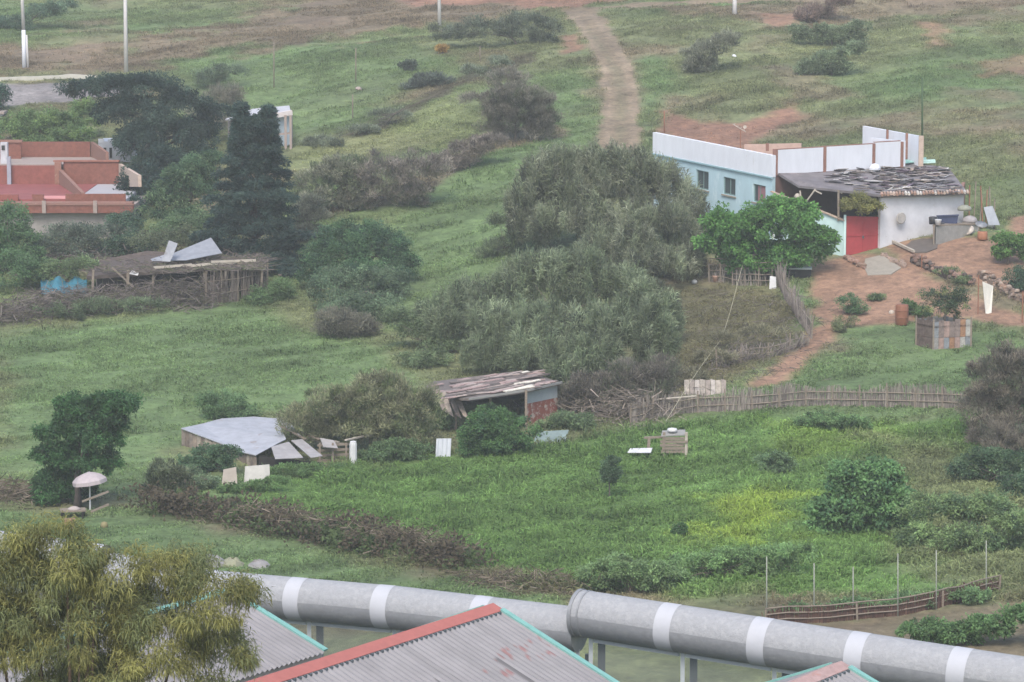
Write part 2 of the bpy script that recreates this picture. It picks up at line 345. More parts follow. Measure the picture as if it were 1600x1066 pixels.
def ground_col(X, Y):
    sh = X.shape; X = X.ravel(); Y = Y.ravel()
    nb = fbm(X * .05, Y * .05, 40, 4); u = X * .6 - Y * .8; v = X * .8 + Y * .6; ns = fbm(u * .5, v * .13, 44, 4)
    w = np.clip((nb - .42) * 4, 0, 1)[:, None]
    col = np.array(C_OLIVE) * (1 - w) + np.array(C_GREEN) * w
    w = np.clip((fbm(X * .11, Y * .11, 47, 4) - .56) * 6, 0, 1)[:, None] * .7; col = col * (1 - w) + np.array(C_BROWN) * w
    rid = np.zeros(X.shape, int)
    n1 = (fbm(X * .5, Y * .5, 60, 4) - .5) * 2
    for c, soft, nz, st, r, poly in REGW:
        sd = seg_sd(X, Y, poly) + n1 * nz; k = np.clip(sd / soft + .5, 0, 1); k = (k * k * (3 - 2 * k) * st)[:, None]
        col = col * (1 - k) + c * k
        if r: rid = np.where(sd > 0, r, rid)
        else: rid = np.where((sd > 0) & (st > .9), 0, rid)
    fine = .72 + .56 * fbm(X * 1.3, Y * 1.3, 70, 4); col = col * (fine * (.62 + .76 * ns))[:, None]
    return col.reshape(*sh, 3), rid.reshape(sh)
def build_ground():
    xs = np.arange(-70, 70.01, .4); ys = np.arange(60, 330.01, .4)
    X, Y = np.meshgrid(xs, ys); Z = height(X, Y); Cc, rid = ground_col(X, Y)
    Zs = height(X, Y, True); hard = np.isin(rid, (1, 2, 4)).astype(float)
    for _ in range(2): hard[1:-1, 1:-1] = (hard[1:-1, 1:-1] * 2 + hard[:-2, 1:-1] + hard[2:, 1:-1] + hard[1:-1, :-2] + hard[1:-1, 2:]) / 6
    Z = Z + (Zs - Z) * hard * .7
    V = np.stack([X, Y, Z], -1).reshape(-1, 3); nx = len(xs); ny = len(ys); Cc = Cc.reshape(-1, 3)
    i = (np.arange(ny - 1)[:, None] * nx + np.arange(nx - 1)[None]); q = np.stack([i, i + 1, i + nx + 1, i + nx], -1).reshape(-1, 4)
    fr = rid[:-1, :-1].ravel()
    for r, nm in ((0, 'hillside'), (1, 'dirt_track'), (2, 'dirt_path'), (3, 'field'), (4, 'road')):
        f = q[fr == r]; used, inv = np.unique(f, return_inverse=True)
        tag(np_mesh(nm, V[used], inv.reshape(f.shape), M_GROUND, vcol=Cc[used], smooth=True), kind='structure')
    xs = np.arange(-400, 401, 10.); ys = np.arange(-60, 701, 10.); X, Y = np.meshgrid(xs, ys); Z = height(X, Y); nx = len(xs)
    Cc, _ = ground_col(X, Y)
    i = (np.arange(len(ys) - 1)[:, None] * nx + np.arange(nx - 1)[None]); q = np.stack([i, i + 1, i + nx + 1, i + nx], -1).reshape(-1, 4)
    V = np.stack([X, Y, Z], -1).reshape(-1, 3); cx = V[q].mean(1); q = q[~((np.abs(cx[:, 0]) < 70) & (cx[:, 1] > 60) & (cx[:, 1] < 330))]
    tag(np_mesh('terrain', V, q, M_GROUND, vcol=Cc.reshape(-1, 3), smooth=True), kind='structure')
build_ground()
# ------------------------------------------------------------------ grass and weeds (uncountable)
def grass(name, label, n, h, w, dens, poly=None, ymin=116, ymax=300, tint=1.0, spread=.5, gate=None):
    Y = np.sqrt(RNG.uniform(ymin ** 2, ymax ** 2, n)); X = RNG.uniform(-1, 1, n) * (Y * .168 + 11)
    k = np.ones(n, bool)
    if poly is not None:
        pw = [tuple(G(px, py)[:2]) for px, py in poly]; sd = seg_sd(X, Y, pw) + (fbm(X * .4, Y * .4, 90, 3) - .5) * 4; k &= sd > 0
    X = X[k]; Y = Y[k]
    dn = fbm(X * dens, Y * dens, 81, 4); u = X * .6 - Y * .8; v = X * .8 + Y * .6; dn = dn * .4 + .6 * fbm(u * .9, v * .22, 83, 4)
    if gate is not None: k = fbm(X * .6, Y * .6, 97, 3) > gate; X = X[k]; Y = Y[k]; dn = dn[k]
    k = RNG.uniform(size=len(X)) < np.clip((dn - .36) * 4.5, .06, 1); X = X[k]; Y = Y[k]; dn = dn[k]
    col, rid = ground_col(X, Y)
    k = (rid == 0) | (rid == 3) | (RNG.uniform(size=len(X)) < .004); red = col[:, 0] > col[:, 1] * 1.26; k &= ~red | (RNG.uniform(size=len(X)) < .04)
    X = X[k]; Y = Y[k]; dn = dn[k]; col = col[k]; m = len(X); Z = height(X, Y) - .02
    nb = 3; idx = np.repeat(np.arange(m), nb); N = m * nb
    C = np.stack([X, Y, Z], 1)[idx] + RNG.normal(0, 1, (N, 3)) * np.array([spread * .2, spread * .2, 0]) * 1.2
    D = RNG.normal(0, .65, (N, 3)) + [0, 0, .9]
    hh = h * (.45 + 1.1 * np.clip((dn - .3) * 2.2, 0, 1.2))[idx] * RNG.uniform(.6, 1.3, N)
    t = RNG.normal(0, .22, (m, 1)); c = np.clip(col * tint * (1 + t), .01, .6)[idx] * (1 + RNG.normal(0, .15, (N, 1)))
    c = c * np.array([1.45, 1.42, 1.35])
    o = leaf_mesh(name, C, D, hh, w * RNG.uniform(.6, 1.4, N), np.clip(c, .005, .7), None, .3, .75)
    return tag(o, label, 'grass', kind='stuff')
grass('grass', 'short grazed green and olive grass covering the hillside and meadow', 760000, .21, .05, .25, ymin=118, ymax=308)
grass('weeds', 'tall lush green weeds filling the garden plot above the border fence', 420000, .46, .05, .35, poly=[(330,790),(560,728),(860,690),(1120,655),(1500,655),(1700,690),(1700,930),(1540,935),(1250,945),(1000,935),(780,915),(600,850)], ymin=112, ymax=166, tint=1.05)
grass('tall_weeds', 'dark tall clumps of weeds scattered through the garden plot', 110000, .75, .055, .22, poly=[(330,790),(560,728),(860,690),(1120,655),(1500,655),(1700,690),(1700,930),(1540,935),(1250,945),(1000,935),(780,915),(600,850)], ymin=112, ymax=166, tint=.88, gate=.52)
grass('tussocks', 'coarse darker tussocks of grass dotted over the hillside', 210000, .42, .06, .3, ymin=150, ymax=306, tint=.86, gate=.56)
# ================================================================== BORDER FENCE
M_GALV = mat('galvanised sheet', (.225,.23,.24), .55, .12, 5.0, .15, .3, (.26,.265,.27), .55, spec=.4)
M_COVER = mat('dusty grey sheathing', (.275,.279,.288), .8, .1, 9, 0, .5, (.31,.313,.32), .5, spec=.2)
M_BAND = mat('white band', (.39,.395,.42), .75, .05, 3)
M_GREYPOST = mat('grey steel post', (.45,.48,.50), .5, .1, 4, .2)
M_DARKPOST = mat('dark steel', (.10,.12,.13), .5, .15, 4, .2)
def mesh_mat():
    m = bpy.data.materials.new('fine steel mesh'); m.use_nodes = True; N = m.node_tree.nodes; L = m.node_tree.links
    b = N['Principled BSDF']; b.inputs['Base Color'].default_value = (.22,.24,.24,1); b.inputs['Roughness'].default_value = .6; b.inputs['Metallic'].default_value = .2
    t = N.new('ShaderNodeBsdfTransparent'); ms = N.new('ShaderNodeMixShader'); ms.inputs[0].default_value = .2
    L.new(t.outputs[0], ms.inputs[1]); L.new(b.outputs[0], ms.inputs[2]); L.new(ms.outputs[0], N['Material Output'].inputs[0]); return m
M_MESH = mesh_mat()
def border_fence(label, axis_px, rad, bands, cap_first=False, posts=None):
    ax = [P(*a) for a in axis_px]; base = ax[0].copy(); base[2] = gz(base[0], base[1])
    t = thing('border_fence', label, 'fence', base, 'border fence sections')
    ts = []
    def at_px(px):
        for a, b in zip(axis_px[:-1], axis_px[1:]):
            if a[0] <= px <= b[0] or b is axis_px[-1] or px < a[0]:
                A, B = P(*a), P(*b); lo, hi = -1.0, 2.0
                for _ in range(50):
                    m = (lo + hi) / 2; q = A + (B - A) * m
                    if 800 + q[0] / q[1] * F < px: lo = m      # image x is monotone along the axis
                    else: hi = m
                return A + (B - A) * lo, (B - A) / np.linalg.norm(B - A)
    mb = MB(); mb.tube(ax, rad, 40, False); mb.build('roller', M_GALV, t, True)
    for e, q in ((ax[0], ax[1]), (ax[-1], ax[-2])): dd = (q - e) / np.linalg.norm(q - e); mb = MB(); mb.tube([e + dd * .002, e + dd * .03], rad - .004, 40); mb.build('end_disc', M_GALV, t)
    # upper sheathing: a shell over the top two thirds of the roller, 5 mm proud
    V = []; n = 30; nA = len(ax)
    for i, q in enumerate(ax):
        dd = ax[min(i + 1, nA - 1)] - ax[max(i - 1, 0)]; dd /= np.linalg.norm(dd); fr = np.cross(dd, [0, 0, 1.]); fr /= np.linalg.norm(fr); uu = np.cross(fr, dd)
        if fr[1] > 0: fr = -fr
        for k in range(n + 1): a_ = R(4) + (R(182) - R(4)) * k / n; V.append(q + (fr * math.cos(a_) + uu * math.sin(a_)) * (rad + .005))
    i = (np.arange(nA - 1)[:, None] * (n + 1) + np.arange(n)[None]); np_mesh('sheathing', np.array(V), np.stack([i, i + 1, i + n + 2, i + n + 1], -1).reshape(-1, 4), M_COVER, t, smooth=True)
    for b in bands:
        q, d = at_px(b); m = MB(); m.tube([q - d * .24, q + d * .24], rad + .012, 40, False); m.build('band', M_BAND, t, True)
    if cap_first:
        d = (ax[1] - ax[0]) / np.linalg.norm(ax[1] - ax[0]); m = MB(); m.tube([ax[0] - d * .04, ax[0] + d * .06], rad + .03, 40); m.build('end_ring', M_GALV, t)
        m = MB(); m.tube([ax[0] + d * .22, ax[0] + d * .27], rad + .025, 40); m.build('seam_ring', M_GALV, t)
    pp = []
    for b in (posts or bands):
        q, d = at_px(b + 8); z = gz(q[0], q[1]); top = q - [0, 0, rad - .05]; pp.append((top, z))
        m = MB(); m.beam([q[0], q[1], z - .3], top, .11, .11, (0, 1, 0)); m.build('post', M_GREYPOST, t)
        o = d * .33 + np.array([0, .12, 0]); m = MB(); m.beam([q[0] + o[0], q[1] + o[1], z - .3], top + o - [0, 0, .12], .2, .1, (0, 1, 0)); m.build('back_post', M_DARKPOST, t)
    for (a, za), (b, zb) in zip(pp[:-1], pp[1:]):
        d = (b - a) / np.linalg.norm(b - a); a2 = a + d * .09 - [0, 0, .12]; b2 = b - d * .09 - [0, 0, .12]
        m = MB(); m.beam(a2, b2, .07, .09); m.build('top_rail', M_GREYPOST, t)
        m = MB(); g = np.array([0, 0, .06]); m.slab([a2 - g, b2 - g, [b2[0], b2[1], zb], [a2[0], a2[1], za]], .006, (0, -1, 0)); m.build('mesh_panel', M_MESH, t)
    return t
border_fence('right section of grey steel border fence, its roller starting with a raised end ring', [(905,958,84),(1200,1004,81.3),(1680,1078,77.5)], .625, [1055,1203,1358,1522], True, [918,1065,1212,1365,1520])
border_fence('middle section of grey steel border fence between the foliage tree and raised ring', [(168,895,90.5),(340,925,89),(620,950,86.6),(906,984,84.2)], .60, [218,335,462,601,757], False, [210,335,468,604,757,897])
border_fence('left section of grey steel border fence seen only through the olive tree crown', [(-140,846,93.5),(20,864,92),(160,884,90.6)], .60, [-60,60,140], True, [-130,-60,60,140])
# ================================================================== RED RIDGE ROOFS
def roof_mat():
    m = mat('grey corrugated roof', (.215,.205,.208), .65, .12, 1.5, .05, 0); nt = m.node_tree; N = nt.nodes; L = nt.links; b = N['Principled BSDF']
    old = b.inputs['Base Color'].links[0].from_socket
    a = N.new('ShaderNodeAttribute'); a.attribute_name = 'Col'
    mx = N.new('ShaderNodeMixRGB'); mx.blend_type = 'MULTIPLY'; mx.inputs[0].default_value = 1; L.new(old, mx.inputs[1]); L.new(a.outputs[0], mx.inputs[2]); L.new(mx.outputs[0], b.inputs['Base Color']); return m
M_ROOF = roof_mat(); M_REDCAP = mat('faded red cap', (.34,.115,.095), .65, .12, 4); M_TEAL = mat('teal trim', (.17,.35,.31), .6, .12, 5)
M_PINKCAP = mat('rusty pink cap', (.34,.23,.21), .7, .25, 6, col2=(.38,.16,.12), thr=.6); M_CREAM = mat('cream render', (.55,.52,.46), .9, .1, 2)
def gable(label, apex_px, d, slope, Lr, Lf, Lb, capmat, capw, stains):
    R0 = P(*apex_px, d); rd = np.array([-5.7, -8.3, 0]); rd /= np.linalg.norm(rd); dn = np.array([8.3, -5.7, 0]) / math.hypot(8.3, 5.7)
    g = gz(R0[0], R0[1]); t = thing('gabled_building', label, 'building', [R0[0], R0[1], g], 'corrugated gabled buildings')
    def sheet(sgn, L):
        v = (dn * sgn * L) - np.array([0, 0, slope * L]); n = int(Lr / .2) * 6; V = []; A = rd; nrm = np.cross(A, v); nrm /= np.linalg.norm(nrm); nrm *= np.sign(nrm[2])
        rows = 60 if sgn > 0 else 2
        u = np.linspace(0, Lr, n + 1)
        jj = np.linspace(0, 1, rows); V = np.stack([R0 + A * q + v * j + nrm * .034 * math.sin(2 * math.pi * k / 6) for j in jj for k, q in enumerate(u)])
        i = (np.arange(rows - 1)[:, None] * (n + 1) + np.arange(n)[None]); q = np.stack([i, i + 1, i + n + 2, i + n + 1], -1).reshape(-1, 4)
        U = np.tile(u, rows); J = np.repeat(jj, n + 1) * L; cv = np.ones((len(V), 3))
        st = fbm(U * 3.2, J * .25, 5, 3); cv *= (.86 + .28 * st)[:, None]
        if stains and sgn > 0:
            s1 = (noise(U * 9.3, J * 4.6, 8) > .66) & (noise(U * 1.1, J * .5, 18) > .42) & (np.abs(J - (1.5 + .12 * np.sin(U * 3) + .5 * noise(U * 7, U * 0, 3))) < .34); cv[s1] = [.95, .55, .52]
            s2 = (noise(U * 3.1, 0 * U, 12) > .84) & (J > 1.7) & (J < 4.2); cv[s2] *= .48
        return np_mesh('roof_sheet', V, q, M_ROOF, t, vcol=cv, smooth=True)
    sheet(1, Lf); sheet(-1, Lb)
    f = dn - np.array([0, 0, slope]); fb = -dn - np.array([0, 0, slope]); up = np.array([0, 0, .05])
    # ridge cap: two folded strips
    m = MB(); e = R0 - rd * .08 + up; z = R0 + rd * Lr + up
    m.slab([e, z, z + f * capw, e + f * capw], .02); m.slab([e, z, z + fb * capw, e + fb * capw], .02); m.build('ridge_cap', capmat, t)
    # foam closer under the cap: row of dark teeth in the troughs
    m = MB()
    for k in range(int(Lr / .2)):
        q = R0 + rd * (k + .75) * .2 + f * capw * 1.0 + [0, 0, .006]; m.box(q, (.09, .09, .06), math.atan2(f[1], f[0]))
    m.build('eave_closer', M_DARKPOST, t)
    m = MB(); q = R0 - rd * .02 + [0, 0, .06]; m.beam(q + f * capw * .9, q + f * Lf, .17, .05); m.build('verge_trim', M_TEAL, t)
    m = MB(); m.beam(q + fb * capw * .9, q + fb * Lb, .17, .05); m.build('verge_trim', M_TEAL, t)
    m = MB(); wv = [R0 - rd * -.12 + dn * Lf * .94, R0 + rd * (Lr - .1) + dn * Lf * .94, R0 + rd * (Lr - .1) - dn * Lb * .94, R0 + rd * .12 - dn * Lb * .94]
    for p in range(4):
        a, b = wv[p].copy(), wv[(p + 1) % 4].copy(); lz = R0[2] - slope * (Lf if p == 0 else Lb if p == 2 else max(Lf, Lb)) - .05; a[2] = b[2] = lz; m.wall(a, b, g - .4, g - .4, .2)
    for i0 in (1.0, 0):
        b = wv[0] if i0 else wv[1]; c = wv[3] if i0 else wv[2]; q = (R0 + rd * .12) if i0 else (R0 + rd * (Lr - .1)); zb = R0[2] - slope * max(Lf, Lb) - .04
        m.slab([[b[0], b[1], zb], [c[0], c[1], zb], [c[0], c[1], R0[2] - slope * Lb - .05], [q[0], q[1], R0[2] - .06], [b[0], b[1], R0[2] - slope * Lf - .05]], .1, rd if i0 else -rd)
    m.build('wall', M_CREAM, t); return t
gable('grey corrugated building with bright red ridge cap in the foreground', (768, 946), 80, .41, 16, 6.5, 4.6, M_REDCAP, .34, True)
gable('grey corrugated roof with teal edge half hidden by the olive tree', (352, 922), 84.5, .37, 16, 3.4, 3.0, M_TEAL, .2, False)
gable('low grey corrugated building at bottom right with a rusty pink ridge cap', (1312, 1037), 72, .41, 12, 5, 4.5, M_PINKCAP, .28, True)
# ================================================================== FOREGROUND TREE
d = 62; b0 = P(130, 1000, d); b0[2] = gz(b0[0], b0[1])
tree('wattle_tree', 'tall olive yellow narrow leaved tree filling the bottom left corner', 'tree', b0,
     blobs_px(d, [(60,905,95,70,.3),(20,875,60,36,.2),(130,880,50,34,-.3),(85,845,50,36,0),(200,915,75,60,-.3),(270,890,62,46,.5),(330,945,60,55,0),(100,985,150,85,0),(245,1000,120,80,.3),(340,1025,52,50,0),(20,1000,110,90,.5),(150,1090,240,100,0),(-110,1000,150,140,0),(365,930,28,24,0),(60,1200,260,160,.4)]),
     (.128,.126,.044), (.17,.026), 640, 125, .36, alt=(.084,.10,.046), altp=.45, bark='brown', r0=.22, hollow=.25, mode='droop', cvar=.2, ragged=3, limbn=34)
# ================================================================== MAIN HOUSE
M_WHITE = mat('white paint', (.58,.595,.64), .85, .07, 1.5, bump=.15, col2=(.42,.39,.36), thr=.64, stretch=(1.6,1.6,.5))
M_BLUE = mat('pale blue paint', (.36,.49,.54), .85, .1, 1.2, bump=.15, col2=(.50,.60,.63), thr=.55, stretch=(1.3,1.3,.5))
M_TURQ = mat('weathered turquoise paint', (.50,.66,.64), .9, .12, 1.5, bump=.2, col2=(.62,.64,.60), thr=.55, stretch=(1,1,.4))
M_BRICK = mat('brick', (.23,.12,.09), .9, .25, 5, bump=.4, col2=(.29,.2,.16), thr=.58)
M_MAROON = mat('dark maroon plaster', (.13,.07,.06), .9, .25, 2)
M_DARKIN = mat('dark interior', (.03,.028,.026), .9, .3, 2)  # near-black; on hut walls and window backs it puts inner shade into colour
M_GLASS = mat('window glass', (.05,.065,.07), .15, .2, 2, spec=.6)
M_FRAME = mat('green grey frame', (.13,.20,.19), .6, .1, 5)
M_SHUT = mat('reddish shutter', (.24,.12,.13), .7, .15, 6)
M_CONC = mat('concrete', (.25,.225,.185), .95, .15, 2.5, bump=.4)
M_WOOD = mat('weathered wood', (.20,.165,.13), .9, .3, 5, bump=.4, stretch=(1,1,4))
M_PALEWOOD = mat('pale timber', (.36,.32,.27), .85, .2, 4, bump=.2)
M_RUST = mat('rusty iron', (.22,.10,.06), .8, .3, 6, bump=.3)
M_BLACK = mat('black plastic', (.035,.035,.038), .5, .2, 3)
def hit_plane(px, py, q, n):
    r = ray(px, py); n = np.array(n, float); return CAM + r * (((q - CAM) @ n) / (r @ n))
A = P(1207, 243, 195); B = P(1022, 207, 205)
hd = (B - A); HL = np.linalg.norm(hd[:2]); shear = hd[2] / HL; fd = np.array([hd[0], hd[1], 0]) / HL; pd = np.array([-fd[1], fd[0], 0]);
if pd[0] < 0: pd = -pd
ground_A = gz(A[0], A[1]); hz0 = ground_A - 1.0
house = thing('blue_house', 'pale blue house with white parapets and flat roof on the hillside', 'house', [A[0], A[1], ground_A])
def FP(s, z, o=0): return A + fd * s + np.array([0, 0, z + shear * s]) + pd * o     # facade point: s along, z below top, o inward
def facade(s0, s1, zt, zb, th, holes, o0=0):
    mb = MB(); ss = sorted({s0, s1} | {h[0] for h in holes} | {h[1] for h in holes}); zs = sorted({zb, zt} | {h[2] for h in holes} | {h[3] for h in holes})
    inh = lambda s, z: any(h[0] < s < h[1] and h[2] < z < h[3] for h in holes)
    for a, b in zip(ss[:-1], ss[1:]):
        for c, e in zip(zs[:-1], zs[1:]):
            if inh((a + b) / 2, (c + e) / 2): continue
            for o in (o0, o0 + th): mb.add([FP(a, c, o), FP(b, c, o), FP(b, e, o), FP(a, e, o)], [(0, 1, 2, 3)])
    for a, b, c, e in holes + [(s0, s1, zb, zt)]:
        k = [(a, c), (b, c), (b, e), (a, e)]
        for i in range(4):
            (p, q), (r, u) = k[i], k[(i + 1) % 4]; mb.add([FP(p, q, o0), FP(r, u, o0), FP(r, u, o0 + th), FP(p, q, o0 + th)], [(0, 1, 2, 3)])
    return mb
def fsz(px, py):
    q = hit_plane(px, py, A, pd); s = (q - A) @ fd; return s, q[2] - A[2] - shear * s
wins = []
for (x0, x1, yt, yb) in [(1088,1107,267,296),(1130,1149,278,305),(1177,1196,289,317)]:
    s1, z1 = fsz(x0, yt); s0, z0 = fsz(x1, yb); sm, zt = fsz((x0 + x1) / 2, yt); _, zb = fsz((x0 + x1) / 2, yb); wins.append((s0, s1, zb, zt))
PB = -1.32
facade(0, HL, PB, hz0 - A[2] - 1.0, .25, wins).build('front_wall', M_BLUE, house)
mb = MB(); mb.hexa([FP(-.06,PB,-.07),FP(HL+.05,PB,-.07),FP(HL+.05,PB,.22),FP(-.06,PB,.22)], [FP(-.06,0,-.07),FP(HL+.05,0,-.07),FP(HL+.05,0,.22),FP(-.06,0,.22)]); mb.build('front_parapet', M_WHITE, house)
mb = MB(); mb.hexa([FP(-.08,PB-.09,-.13),FP(HL+.05,PB-.09,-.13),FP(HL+.05,PB-.09,-.003),FP(-.08,PB-.09,-.003)], [FP(-.08,PB-.004,-.13),FP(HL+.05,PB-.004,-.13),FP(HL+.05,PB-.004,-.003),FP(-.08,PB-.004,-.003)]); mb.build('parapet_shadow_strip', mat('blue green shadow strip', (.25,.38,.42), .8, .1, 4), house)  # darker strip under the parapet: its shadow line put into the colour
for i, (s0, s1, zb, zt) in enumerate(wins):
    m = MB(); f = .07
    for a, b, c, e in [(s0, s0 + f, zb, zt), (s1 - f, s1, zb, zt), (s0 + f, s1 - f, zb, zb + f), (s0 + f, s1 - f, zt - f, zt), ((s0 + s1) / 2 - .03, (s0 + s1) / 2 + .03, zb + f, zt - f)]:
        m.hexa([FP(a, c, .10), FP(b, c, .10), FP(b, c, .16), FP(a, c, .16)], [FP(a, e, .10), FP(b, e, .10), FP(b, e, .16), FP(a, e, .16)])
    wn = m.build('window', M_FRAME, house)
    m = MB(); m.hexa([FP(s0-.08,zb-.1,-.09),FP(s1+.08,zb-.1,-.09),FP(s1+.08,zb-.1,-.002),FP(s0-.08,zb-.1,-.002)],[FP(s0-.08,zb-.01,-.09),FP(s1+.08,zb-.01,-.09),FP(s1+.08,zb-.01,-.002),FP(s0-.08,zb-.01,-.002)]); m.build('sill', M_CONC, wn)
    m = MB()
    if i == 2:
        hs = s0 + (s1 - s0) * .72
        m.hexa([FP(s0+f, zb+f, .115), FP(hs, zb+f, .115), FP(hs, zb+f, .15), FP(s0+f, zb+f, .15)], [FP(s0+f, zt-f, .115), FP(hs, zt-f, .115), FP(hs, zt-f, .15), FP(s0+f, zt-f, .15)]); m.build('shutter', M_SHUT, wn); m = MB()
        wn['label'] = 'window with a reddish shutter'
    m.hexa([FP(s0+f, zb+f, .125), FP(s1-f, zb+f, .125), FP(s1-f, zb+f, .135), FP(s0+f, zb+f, .135)], [FP(s0+f, zt-f, .125), FP(s1-f, zt-f, .125), FP(s1-f, zt-f, .135), FP(s0+f, zt-f, .135)]); m.build('pane', M_GLASS, wn)
    m = MB(); m.hexa([FP(s0, zb, .24), FP(s1, zb, .24), FP(s1, zb, .30), FP(s0, zb, .30)], [FP(s0, zt, .24), FP(s1, zt, .24), FP(s1, zt, .30), FP(s0, zt, .30)]); m.build('dark_room_sheet', M_DARKIN, wn)  # near-black sheet behind the pane puts the room's shade into the colour
# right side wall: maroon under the porch, white brick-pillared parapet above
c0 = P(1213, 235, 195); SW = 9.6
def SP(s, z, o=0): return np.array([A[0], A[1], c0[2]]) + pd * s + fd * (.03 + o) + np.array([0, 0, z])
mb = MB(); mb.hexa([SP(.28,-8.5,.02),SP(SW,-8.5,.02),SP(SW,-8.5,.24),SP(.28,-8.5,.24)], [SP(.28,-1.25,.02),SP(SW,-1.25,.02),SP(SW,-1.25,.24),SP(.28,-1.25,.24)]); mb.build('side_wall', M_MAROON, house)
sp = [.3]
for px in (1288.5, 1365, 1409):
    q = hit_plane(px, 235, SP(0, 0), fd); sp.append(float((q - SP(0, 0)) @ pd))
for a, b, dz in zip(sp[:-1], sp[1:], (0, .02, .1)):
    m = MB(); m.hexa([SP(a+.12,-1.5,.0),SP(b-.1,-1.5,.0),SP(b-.1,-1.5,.2),SP(a+.12,-1.5,.2)], [SP(a+.12,dz,.0),SP(b-.1,dz,.0),SP(b-.1,dz,.2),SP(a+.12,dz,.2)]); m.build('parapet_panel', M_WHITE, house)
    m = MB(); m.hexa([SP(a+.12,dz+.003,.0),SP(b-.1,dz+.003,.0),SP(b-.1,dz+.003,.2),SP(a+.12,dz+.003,.2)], [SP(a+.12,dz+.05,.0),SP(b-.1,dz+.05,.0),SP(b-.1,dz+.05,.2),SP(a+.12,dz+.05,.2)]); m.build('coping', M_BRICK, house)
for a in sp:
    m = MB(); m.hexa([SP(a-.09,-1.55,-.05),SP(a+.11,-1.55,-.05),SP(a+.11,-1.55,.22),SP(a-.09,-1.55,.22)], [SP(a-.09,.06,-.05),SP(a+.11,.06,-.05),SP(a+.11,.06,.22),SP(a-.09,.06,.22)]); m.build('brick_pillar', M_BRICK, house)
e0 = SP(sp[-1] + .11, .1, 0); m = MB(); m.wall(e0, e0 + fd * 3.2, e0[2] - 1.6, e0[2] - 1.6, .2); m.build('side_return', M_WHITE, house)
# back wall with posts
b1 = P(1348, 197, 207.5); b2 = P(1437, 213, 202); 
m = MB(); m.wall(b1, b2, b1[2] - 6, b2[2] - 6, .2); m.build('back_wall', M_WHITE, house)
for px in (1387, 1417):
    k = (px - 1348) / 89; q = b1 + (b2 - b1) * (k * 1.0); m = MB(); m.beam(q - [0, .06, 3.5], q + [0, -.06, .05], .14, .2, (0, 1, 0)); m.build('brick_pillar', M_BRICK, house)
m = MB(); q = b2 + [.1, 0.05, 0]; m.beam(q - [0, 0, 5], q + [0, 0, .02], .3, .3, (0, 1, 0)); m.build('end_pillar', mat('pale brick', (.42,.33,.27), .9, .2, 6, bump=.4), house)
m = MB(); cs = [FP(.25,-1.1,.24), FP(HL,-1.1 - shear*HL*.8,.24), FP(HL,-1.1 - shear*HL*.8, SW), SP(SW,-1.3,.2)]
zr = A[2] - 1.15
m.slab([[p[0], p[1], zr] for p in cs], .2); m.build('roof', mat('pinkish roof slab', (.42,.30,.27), .9, .15, 2), house)
m = MB(); q0 = P(1163, 226, 214); q1 = P(1252, 224, 213); m.wall(q0, q1, q0[2] - 1.5, q1[2] - 1.5, .2); m.build('back_parapet', mat('pale terracotta', (.45,.31,.26), .9, .15, 3), house)
m = MB(); m.beam(P(1199, 236, 212), P(1199, 224, 212), .2, .2, (0, 1, 0)); m.build('parapet_post', M_BRICK, house)
# aerial on the roof
q = P(1157, 228, 209); q[2] = zr; tp = P(1157, 200, 209); t = thing('aerial', 'thin television aerial standing on the flat roof of the blue house', 'aerial', q)
m = MB(); m.beam(q, tp + [0, 0, -.1], .06); m.build('mast', M_RUST, t)
m = MB(); m.beam(tp + [-.5, 0, .25], tp + [.35, -.2, -.25], .05)
for k in range(4): c = tp + np.array([-.4 + .2 * k, -.05 * k, .18 - .12 * k]); m.beam(c - [0, .3, -.05], c + [.06, .3, .1], .03)
m.build('antenna_arm', M_PALEWOOD, t)
m = MB(); m.lathe(tp + [.3, 0, .05], [(.0, 0), (.09, .02), (.12, .04)], 12, (-.4, -1, .3)); m.build('dish', M_PALEWOOD, t)
# ---- porch and outhouse
rf = [P(1212,268,195.6), P(1290,263,198.5), P(1440,256,203), P(1482,262,202.5), P(1512,301,194.5), P(1440,303,192.8), P(1378,305,191.3), P(1312,297,191.2), P(1248,290,193)]
shed = thing('outhouse', 'white outhouse with porch beneath a patched grey roof of scrap', 'outhouse', [rf[6][0], rf[6][1], gz(rf[6][0], rf[6][1])])
mb = MB(); mb.slab([rf[k] for k in (0,1,2,6,7,8)], .14); mb.slab([rf[k] for k in (2,3,4,5,6)], .14); mb.build('roof', mat('dark roofing felt', (.15,.135,.14), .9, .3, 1.2, bump=.6, col2=(.23,.20,.20), thr=.58), shed)
def roof_pt(px, py):
    if (px - 1440) * 49 + (py - 256) * 62 > 0: return hit_plane(px, py, rf[2], np.cross(rf[4] - rf[2], rf[6] - rf[2]))
    return hit_plane(px, py, rf[0], np.cross(rf[6] - rf[0], rf[2] - rf[0]))
m = MB(); rr = random.Random(3)
